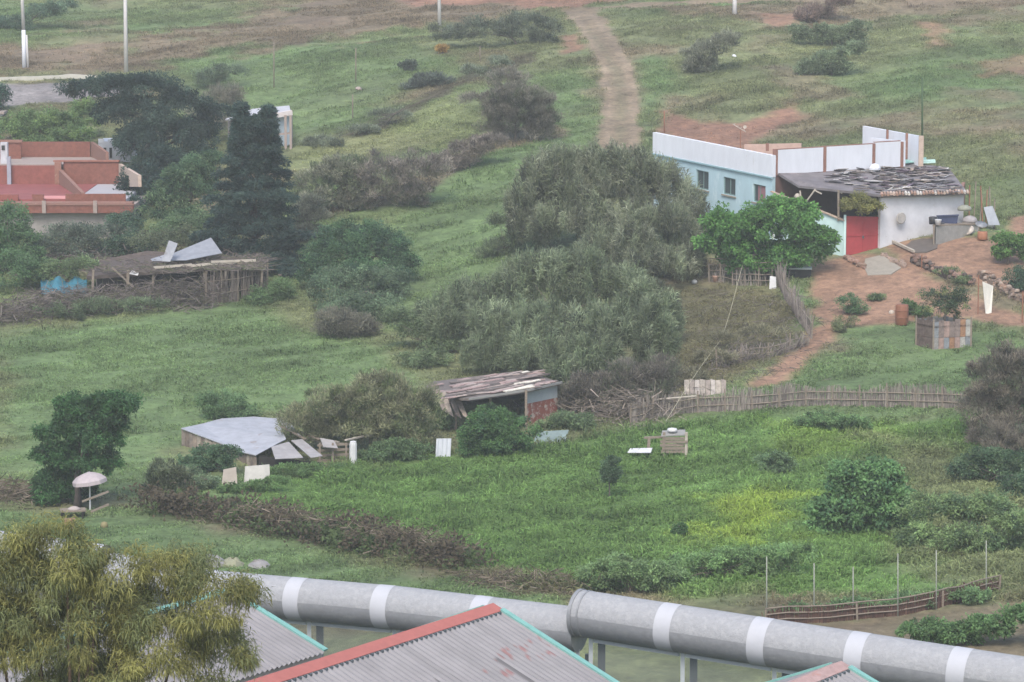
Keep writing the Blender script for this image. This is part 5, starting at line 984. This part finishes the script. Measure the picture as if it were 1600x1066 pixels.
tr('broadleaf_tree', 'bright green bushy tree behind the brick house at left', 70, 232, [(40,200,46,26),(90,195,46,26),(130,185,26,30),(10,210,34,20),(110,215,36,18),(60,225,50,14)], (.075,.115,.045), clumps=240, per=60, leaf=(.22,.13), alt=(.10,.145,.045), altp=.35)
tr('broadleaf_tree', 'light green bush at the left edge below the brick house', 15, 198, [(10,345,36,30),(25,380,40,34),(15,425,46,34),(50,405,26,26),(-20,380,40,50)], (.052,.092,.040), clumps=220, per=60, leaf=(.19,.12))
tr('grey_shrub', 'greyish green shrub below the wall of the brick house', 110, 200, [(100,375,50,26),(150,370,44,24),(70,390,30,20),(130,395,50,16)], (.060,.078,.055), cat='shrub', clumps=150, per=60, leaf=(.18,.09), trunk='stem', crown='foliage', r0=.07)
tr('grey_shrub', 'dark green shrub right of the brick house wall', 190, 201, [(190,355,26,24),(205,385,34,22),(175,392,22,16)], (.038,.065,.040), cat='shrub', clumps=100, per=60, leaf=(.18,.1), trunk='stem', crown='foliage', r0=.07)
tr('grey_shrub', 'olive shrub behind the bent metal sheet of the brush hut', 265, 197, [(240,378,40,16),(290,372,40,18),(320,385,24,16)], (.070,.085,.048), cat='shrub', clumps=90, per=60, leaf=(.18,.1), trunk='stem', crown='foliage', r0=.07)
tr('grey_shrub', 'yellow green shrub sprawling left of the brush hut', 110, 192, [(90,425,36,14),(125,415,30,12),(60,440,24,16)], (.075,.105,.048), cat='shrub', clumps=80, per=55, leaf=(.18,.1), trunk='stem', crown='foliage', r0=.07)
tr('dark_bush', 'dark green bush at the left edge beside the road', 2, 240, [(0,150,12,16),(-12,165,16,12)], (.03,.055,.04), cat='shrub', clumps=40, per=50, trunk='stem', crown='foliage', r0=.07)
tr('dry_shrub', 'brownish leafless shrub between the dark pine and the metal shed', 330, 236, [(315,175,26,26),(345,160,30,24),(330,200,30,24),(365,150,20,14)], (.105,.10,.075), cat='shrub', mode='twig', clumps=120, per=60, leaf=(.3,.05), trunk='stem', crown='foliage', r0=.07)
sh('dry_shrub','greyish brown shrub thicket right of the pointed conifer', 520, 330, [(500,290,40,34),(490,320,28,26),(535,270,34,30),(555,300,30,30)], (.11,.112,.078), clumps=210, per=60, leaf=(.26,.07), mode='twig', cr=.5, alt=(.075,.10,.05), altp=.35)
sh('dry_shrub','purplish grey leafless thicket in the middle of the slope', 620, 322, [(600,275,44,40),(645,275,40,36),(680,265,26,24),(575,300,34,26),(640,305,40,16)], (.122,.108,.09), clumps=260, per=60, leaf=(.3,.045), mode='twig', cr=.5, alt=(.08,.095,.055), altp=.3)
sh('dry_shrub','big rounded leafless grey bush beside the dirt track', 805, 222, [(800,160,46,42),(830,175,36,40),(775,180,30,36),(790,125,30,16),(850,195,22,22),(745,155,22,8)], (.105,.098,.078), clumps=330, per=65, leaf=(.32,.045), mode='twig', cr=.5, alt=(.075,.09,.05), altp=.25)
tr('broadleaf_tree','wide dark green tree at the top of the left meadow', 560, 192, [(530,395,56,40),(590,390,50,38),(555,375,60,30),(620,410,30,34),(500,420,36,32),(580,430,50,30)], (.046,.088,.038), clumps=420, per=65, leaf=(.19,.11), alt=(.03,.055,.034), altp=.4)
tr('broadleaf_tree','pale green bush in front of the wide dark green tree', 540, 187, [(525,450,46,34),(575,450,46,34),(610,445,30,26),(540,480,52,28),(590,480,34,22)], (.068,.098,.055), clumps=230, per=60, leaf=(.18,.11), alt=(.05,.08,.045), altp=.3, trunk='stem', crown='foliage', cat='shrub')
sh('dry_shrub','low grey shrub at the foot of the pale green bush', 545, 528, [(530,505,40,20),(560,510,34,16)], (.095,.092,.068), clumps=90, per=55, leaf=(.25,.05), mode='twig', cr=.4)
# reeds
RD = (.096,.122,.068)
tr('reed_thicket','upper giant reed thicket in front of the pale blue house', 970, 196, [(930,285,66,38),(985,285,60,38),(875,300,60,44),(1030,290,40,30),(838,300,36,38),(826,345,32,34),(870,265,34,26),(1040,318,48,44),(960,320,90,50),(1020,370,76,52),(900,360,66,44),(1078,362,34,38),(850,330,36,30),(1030,420,60,30),(960,400,60,40),(835,370,26,30),(805,330,14,20),(890,262,24,16),(950,255,30,16),(1005,262,24,14),(1070,420,30,22)], (.094,.108,.066), cat='reeds', clumps=1000, per=70, leaf=(.6,.06), mode='reed', cr=.5, alt=(.125,.132,.092), altp=.4, hollow=.3, ragged=9, trunk='canes', crown='foliage', r0=.1, cvar=.34, limbn=20)
tr('reed_thicket','lower giant reed thicket above the broken hut', 860, 178, [(775,480,60,40),(850,450,80,46),(940,465,80,48),(1010,490,50,48),(720,500,46,40),(800,520,80,48),(890,530,80,52),(970,540,66,56),(1020,540,34,60),(920,580,60,36),(840,560,60,40),(700,520,30,30),(900,425,40,22),(1045,505,20,34),(665,505,14,20),(760,560,40,24),(900,590,40,20)], (.080,.100,.056), cat='reeds', clumps=1150, per=70, leaf=(.6,.06), mode='reed', cr=.5, alt=(.122,.142,.088), altp=.35, hollow=.3, ragged=9, trunk='canes', crown='foliage', r0=.1, cvar=.34, limbn=20)
# fig
b0 = G(1195, 437)
tree('fig_tree','bright green fig tree in front of the pale blue house', 'tree', b0, blobs_px(b0[1], [(1200,355,52,42),(1240,350,46,38),(1150,370,46,38),(1125,350,24,26),(1270,375,34,28),(1215,325,36,18),(1120,385,26,26),(1190,398,60,24),(1250,395,44,22),(1170,412,44,16),(1225,412,46,14),(1140,395,30,20)]), (.058,.128,.032), (.25,.18), 560, 60, .45, alt=(.04,.085,.03), altp=.3, bark='grey', r0=.2, hollow=.4, cvar=.2)
# garden plants
b0 = G(120, 795)
tree('dark_tree','dense dark green tree standing behind the faded parasol','tree', b0, blobs_px(b0[1]+1, [(150,640,40,26),(190,632,30,18),(110,640,26,26),(100,680,34,30),(150,690,40,28),(95,720,36,30),(150,725,42,24),(85,755,30,26),(120,765,30,22),(130,665,40,30),(175,660,26,18),(80,775,20,16)]), (.030,.070,.024), (.17,.10), 620, 80, .34, alt=(.028,.055,.026), altp=.35, bark='dark', r0=.16)
sh('tall_bush','bright dark green bush growing right in front of the broken hut', 780, 712, [(765,668,40,24),(800,672,34,24),(745,685,32,22),(780,693,46,20),(765,648,22,12)], (.050,.098,.034), clumps=260, per=60, cr=.32, leaf=(.16,.09), alt=(.038,.075,.034), altp=.3)
sh('dry_shrub','large brownish green leafless bush between the two huts', 580, 705, [(530,640,66,36),(590,625,56,42),(630,650,50,42),(480,662,46,26),(560,672,80,28),(645,688,40,20),(660,630,30,30),(600,600,30,16)], (.125,.128,.075), clumps=520, per=60, leaf=(.26,.05), mode='twig', cr=.42, alt=(.08,.105,.045), altp=.4)
sh('tall_bush','green bush between the tin roofed hut and steel sheet', 630, 718, [(610,700,34,18),(640,705,30,14),(585,712,26,10)], (.06,.095,.042), clumps=90, per=50, cr=.28, leaf=(.15,.08))
sh('tall_bush','green shrub growing at the left corner of the tin roofed hut', 335, 735, [(320,712,34,16),(350,708,24,12),(300,728,24,14),(345,722,24,12)], (.050,.088,.045), clumps=110, per=55, cr=.25, leaf=(.14,.08))
sh('tall_bush','hazy green bush behind the tin hut at meadow edge', 350, 655, [(350,632,44,20),(370,645,34,14)], (.068,.112,.050), clumps=110, per=50, cr=.32, leaf=(.15,.08))
sh('tall_bush','rough scrub left of the tin hut planks', 262, 770, [(255,740,26,22),(280,750,30,18),(240,760,20,12)], (.080,.095,.055), clumps=90, per=55, cr=.28, leaf=(.16,.06), mode='twig')
tree('sapling','small slim dark sapling alone in the middle of the garden','tree', G(952,782), blobs_px(G(952,782)[1], [(954,738,17,15),(957,724,12,10),(948,748,11,9)]), (.042,.070,.036), (.14,.08), 50, 45, .22, r0=.035)
sh('leafy_shrub','large leafy green shrub in the right half of the garden', 1345, 832, [(1330,770,50,36),(1370,765,40,36),(1300,800,36,28),(1345,800,60,32),(1390,790,30,30),(1330,740,30,16),(1375,735,24,14)], (.075,.138,.052), clumps=300, per=45, cr=.32, leaf=(.24,.14), ragged=9, alt=(.036,.078,.036), altp=.3)
sh('leafy_shrub','small green shrub in the garden right of the sapling', 1062, 838, [(1062,828,10,10)], (.04,.08,.03), clumps=22, per=45, cr=.16, leaf=(.13,.08))
sh('leafy_shrub','dull green clump below the cane fence in the garden', 1215, 745, [(1205,722,26,18),(1228,732,20,14)], (.075,.115,.055), clumps=70, per=50, cr=.25, leaf=(.15,.07))
sh('leafy_shrub','dark leafy clump just below the middle of the cane fence', 1300, 672, [(1290,655,34,12),(1330,660,30,10),(1260,662,24,9)], (.075,.125,.05), clumps=80, per=50, cr=.25, leaf=(.15,.08))
sh('dry_shrub','dark purplish brown thicket at the right edge below the path', 1570, 690, [(1560,600,50,46),(1600,580,50,46),(1545,640,40,40),(1590,650,50,50),(1540,675,30,26),(1570,690,50,30),(1640,620,50,60)], (.098,.086,.066), clumps=420, per=65, cr=.4, leaf=(.26,.045), mode='twig', alt=(.06,.065,.045), altp=.25)
sh('leafy_shrub','bright green bush at the right edge in front of brown thicket', 1612, 690, [(1615,650,24,26),(1605,670,16,18)], (.055,.12,.045), clumps=60, per=50, cr=.28, leaf=(.18,.11))
sh('leafy_shrub','dark green undergrowth below the brown thicket on the right', 1540, 755, [(1540,725,44,24),(1590,730,40,28),(1510,738,26,16),(1600,760,40,22)], (.040,.070,.036), clumps=210, per=55, cr=.32, leaf=(.17,.09), alt=(.06,.09,.045), altp=.35)
sh('leafy_shrub','tall weedy bushes in the lower right of the garden', 1490, 850, [(1470,800,56,30),(1540,800,56,34),(1590,830,46,34),(1440,840,40,22),(1510,845,60,22)], (.10,.142,.058), clumps=330, per=50, cr=.32, leaf=(.18,.08), alt=(.05,.08,.04), altp=.4)
sh('leafy_shrub','dull green bush above the low brown fence near the border', 1190, 905, [(1160,880,40,20),(1215,885,40,18),(1120,890,30,14)], (.098,.15,.062), clumps=110, per=50, cr=.25, leaf=(.15,.08))
sh('leafy_shrub','grey green bush behind the raised ring of the border fence', 985, 925, [(970,890,44,22),(1020,900,40,20),(930,900,30,16)], (.095,.142,.062), clumps=130, per=50, cr=.25, leaf=(.15,.08))
sh('leafy_shrub','low green bushes on bare soil behind the right roller section', 1480, 1008, [(1450,985,40,14),(1500,990,40,14),(1550,975,40,16),(1600,965,30,20)], (.060,.105,.040), clumps=160, per=50, cr=.24, leaf=(.16,.09))
# upper slope scrub
sh('scrub_bush','dark grey scrub patch on the upper slope right of the track', 1105, 112, [(1100,85,26,18),(1125,72,26,16),(1085,102,20,12),(1140,62,18,12)], (.115,.12,.085), clumps=130, per=55, cr=.45, leaf=(.28,.06), mode='twig')
sh('scrub_bush','green scrub clump high on the right slope', 1300, 72, [(1262,52,20,8),(1290,46,18,8),(1318,50,22,9),(1342,42,18,8),(1248,46,12,6),(1300,58,26,6),(1335,54,16,6)], (.098,.125,.07), clumps=130, per=50, cr=.42, leaf=(.22,.1))
sh('scrub_bush','second green scrub clump lower on the right slope', 1300, 118, [(1275,98,22,9),(1296,90,20,10),(1310,104,24,8),(1328,80,20,8),(1262,106,14,6),(1340,72,14,6)], (.095,.122,.07), clumps=130, per=50, cr=.42, leaf=(.22,.1))
sh('scrub_bush','brown dry scrub at the top edge beside the upper track', 1290, 30, [(1275,18,30,10),(1310,8,24,10),(1260,26,20,8)], (.115,.085,.070), clumps=90, per=50, cr=.42, leaf=(.26,.06), mode='twig')
sh('scrub_bush','grey scrub in the ditch of the upper meadow', 675, 136, [(668,124,22,9),(645,132,18,7),(690,128,16,7)], (.060,.072,.058), clumps=60, per=50, cr=.38, leaf=(.22,.07), mode='twig')
sh('scrub_bush','small grey shrub above the ditch in the green slope', 640, 112, [(638,104,12,7)], (.055,.068,.05), clumps=24, per=50, cr=.35, leaf=(.22,.07), mode='twig')
sh('scrub_bush','ragged grey scrub bank at the top beside the dirt track', 810, 70, [(760,45,50,16),(820,40,44,22),(855,50,26,18),(700,50,40,12)], (.068,.080,.055), clumps=170, per=50, cr=.5, leaf=(.26,.07), mode='twig')
sh('scrub_bush','dark green scrub at the top left corner of the slope', 40, 45, [(20,35,34,12),(70,20,36,14),(100,10,26,10)], (.062,.095,.06), clumps=120, per=50, cr=.5, leaf=(.24,.09))
sh('scrub_bush','grey green scrub on the slope behind the dark pine', 340, 140, [(320,120,34,10),(360,110,30,10)], (.068,.09,.058), clumps=60, per=50, cr=.42, leaf=(.22,.07))
sh('scrub_bush','dry straw coloured tuft left of the big leafless bush', 692, 84, [(691,77,8,5)], (.23,.15,.05), clumps=14, per=40, cr=.25, leaf=(.25,.05), mode='twig')

sh('dry_shrub','dark tangle of dead reeds and brush at the foot of the reed thicket', 960, 640, [(930,610,44,26),(980,600,40,36),(1020,610,34,30),(1000,630,50,18),(900,622,30,18),(1040,585,20,30)], (.082,.074,.060), clumps=260, per=60, cr=.42, leaf=(.34,.04), mode='twig', alt=(.065,.08,.045), altp=.3)
sh('leafy_shrub','green undergrowth between the wide dark tree and reeds', 665, 545, [(650,520,36,20),(690,535,30,16),(625,500,26,20),(670,560,40,14)], (.080,.108,.054), clumps=130, per=55, cr=.4, leaf=(.2,.08))
sh('leafy_shrub','low grey green growth at the left edge of the upper reeds', 790, 400, [(790,385,30,16),(760,395,24,10),(810,365,20,18),(780,350,16,12)], (.082,.105,.058), clumps=80, per=55, cr=.4, leaf=(.24,.06), mode='twig')
tr('broadleaf_tree','small pale green tree between the rounded tree and brush hut roof', 300, 199, [(300,355,40,20),(330,365,34,20),(270,360,30,18),(345,345,20,24)], (.060,.092,.045), clumps=120, per=60, leaf=(.17,.1), trunk='trunk')
sh('dry_shrub','grey twiggy bush between the pointed conifer and brown thicket', 480, 372, [(478,345,24,26),(490,330,20,24),(470,365,24,14)], (.075,.080,.058), clumps=90, per=60, cr=.4, leaf=(.28,.05), mode='twig')
sh('leafy_shrub','pale blue green weeds at the left end of the tin hut', 300, 762, [(290,745,26,16),(315,752,24,12)], (.085,.115,.065), clumps=60, per=55, cr=.25, leaf=(.16,.06))
sh('leafy_shrub','low weeds under the broken sheets of the tin hut', 470, 742, [(440,735,34,9),(490,736,34,9),(530,734,24,8)], (.070,.115,.042), clumps=80, per=50, cr=.2, leaf=(.16,.05))
sh('leafy_shrub','weeds overlapping the bottom of the leaning panels', 395, 768, [(362,764,20,7),(400,760,26,8),(430,752,18,8)], (.072,.12,.044), clumps=60, per=50, cr=.18, leaf=(.15,.05))
sh('leafy_shrub','broad patch of blue green weeds below the yellow flowers', 1150, 905, [(1080,880,50,14),(1150,870,50,13),(1230,865,50,12),(1050,905,40,12)], (.098,.158,.062), clumps=150, per=50, cr=.25, leaf=(.17,.07))
sh('leafy_shrub','weeds growing up the low brown fence', 1380, 948, [(1250,955,40,9),(1330,948,40,10),(1420,940,44,10),(1500,930,40,10)], (.072,.118,.05), clumps=150, per=45, cr=.22, leaf=(.15,.07))

sh('dry_shrub','brown scrub joining the leafless thicket to the big grey bush', 735, 262, [(720,240,26,16),(750,230,22,14),(700,255,24,14),(770,222,16,12)], (.115,.10,.082), clumps=110, per=55, cr=.42, leaf=(.28,.05), mode='twig')
sh('scrub_bush','faint grey green scrub along the ditch across the upper meadow', 600, 196, [(560,205,30,7),(610,180,30,8),(500,222,30,7),(735,112,24,8),(780,98,24,8)], (.095,.11,.075), clumps=110, per=50, cr=.36, leaf=(.24,.06), mode='twig')
sh('dry_shrub','tangle of brown weeds inside the pen below the fig tree', 1160, 545, [(1140,530,30,10),(1190,520,26,10),(1110,560,30,12),(1080,590,26,14)], (.115,.11,.07), clumps=90, per=45, cr=.28, leaf=(.26,.04), mode='twig')
brush('grey sticks and straw strewn over the brown pen', [(1080,470),(1150,480),(1220,500),(1180,555),(1100,600)], 900, 5.0, .35, BR, .9, .014)

sh('leafy_shrub','green weeds at the right end of the brush hut', 430, 470, [(420,458,26,12),(440,450,20,14),(400,468,22,8)], (.070,.11,.046), clumps=70, per=55, cr=.32, leaf=(.18,.07))
sh('leafy_shrub','nettles overgrowing the brush heap left of the hut', 190, 492, [(150,480,40,12),(220,478,40,10),(90,488,40,10)], (.070,.092,.05), clumps=90, per=50, cr=.34, leaf=(.2,.06), mode='twig')
sh('leafy_shrub','weeds overgrowing the left corner of the broken hut', 680, 668, [(672,650,24,16),(690,660,20,12),(655,658,20,14)], (.070,.105,.048), clumps=70, per=55, cr=.3, leaf=(.17,.07))
sh('leafy_shrub','rough green growth at the right corner of the broken hut', 885, 668, [(880,655,22,14),(905,660,26,12),(860,664,18,8)], (.074,.105,.052), clumps=70, per=55, cr=.3, leaf=(.17,.07))
# ------------------------------------------------------------------ light, air, render
w = bpy.data.worlds.new('World'); S.world = w; w.use_nodes = True; nt = w.node_tree
sky = nt.nodes.new('ShaderNodeTexSky'); sky.sky_type = 'NISHITA'; sky.sun_disc = False
SUN_EL = R(52); SUN_AZ = R(190)   # sun behind the camera's left shoulder, veiled by cloud
sky.sun_elevation = SUN_EL; sky.sun_rotation = SUN_AZ; sky.air_density = 1.2; sky.dust_density = 3.0; sky.ozone_density = 1.0
bg = nt.nodes['Background']; bg.inputs[1].default_value = .14; nt.links.new(sky.outputs[0], bg.inputs[0])
sl = bpy.data.lights.new('sun', 'SUN'); sl.energy = 1.3; sl.angle = R(22); sl.color = (1, .975, .94); so = bpy.data.objects.new('sun', sl); COL.objects.link(so)
dirv = Vector((math.sin(SUN_AZ) * math.cos(SUN_EL), math.cos(SUN_AZ) * math.cos(SUN_EL), math.sin(SUN_EL)))
so.rotation_euler = dirv.to_track_quat('Z', 'Y').to_euler(); so.location = (0, -30, 80)
# haze
HAZE = .00042
mb = MB(); mb.hexa([(-420,-70,-12),(420,-70,-12),(420,720,-12),(-420,720,-12)], [(-420,-70,110),(420,-70,110),(420,720,110),(-420,720,110)])
hm = bpy.data.materials.new('haze air'); hm.use_nodes = True; hn = hm.node_tree; hn.nodes.remove(hn.nodes['Principled BSDF'])
pv = hn.nodes.new('ShaderNodeVolumePrincipled'); pv.inputs['Color'].default_value = (.93, .96, 1, 1); pv.inputs['Density'].default_value = HAZE
hn.links.new(pv.outputs[0], hn.nodes['Material Output'].inputs['Volume'])
hz = mb.build('haze', hm); tag(hz, 'thin pale haze lying over the whole hillside', 'haze', kind='stuff')
S.view_settings.view_transform = 'Standard'; S.view_settings.look = 'None'; S.view_settings.gamma = 1; S.view_settings.use_curve_mapping = False
S.view_settings.exposure = 1.0
S.render.engine = 'CYCLES'; S.cycles.use_denoising = True; S.cycles.max_bounces = 8; S.cycles.diffuse_bounces = 4; S.cycles.glossy_bounces = 2; S.cycles.transparent_max_bounces = 8; S.cycles.volume_bounces = 1
S.render.resolution_x = 1024; S.render.resolution_y = 682
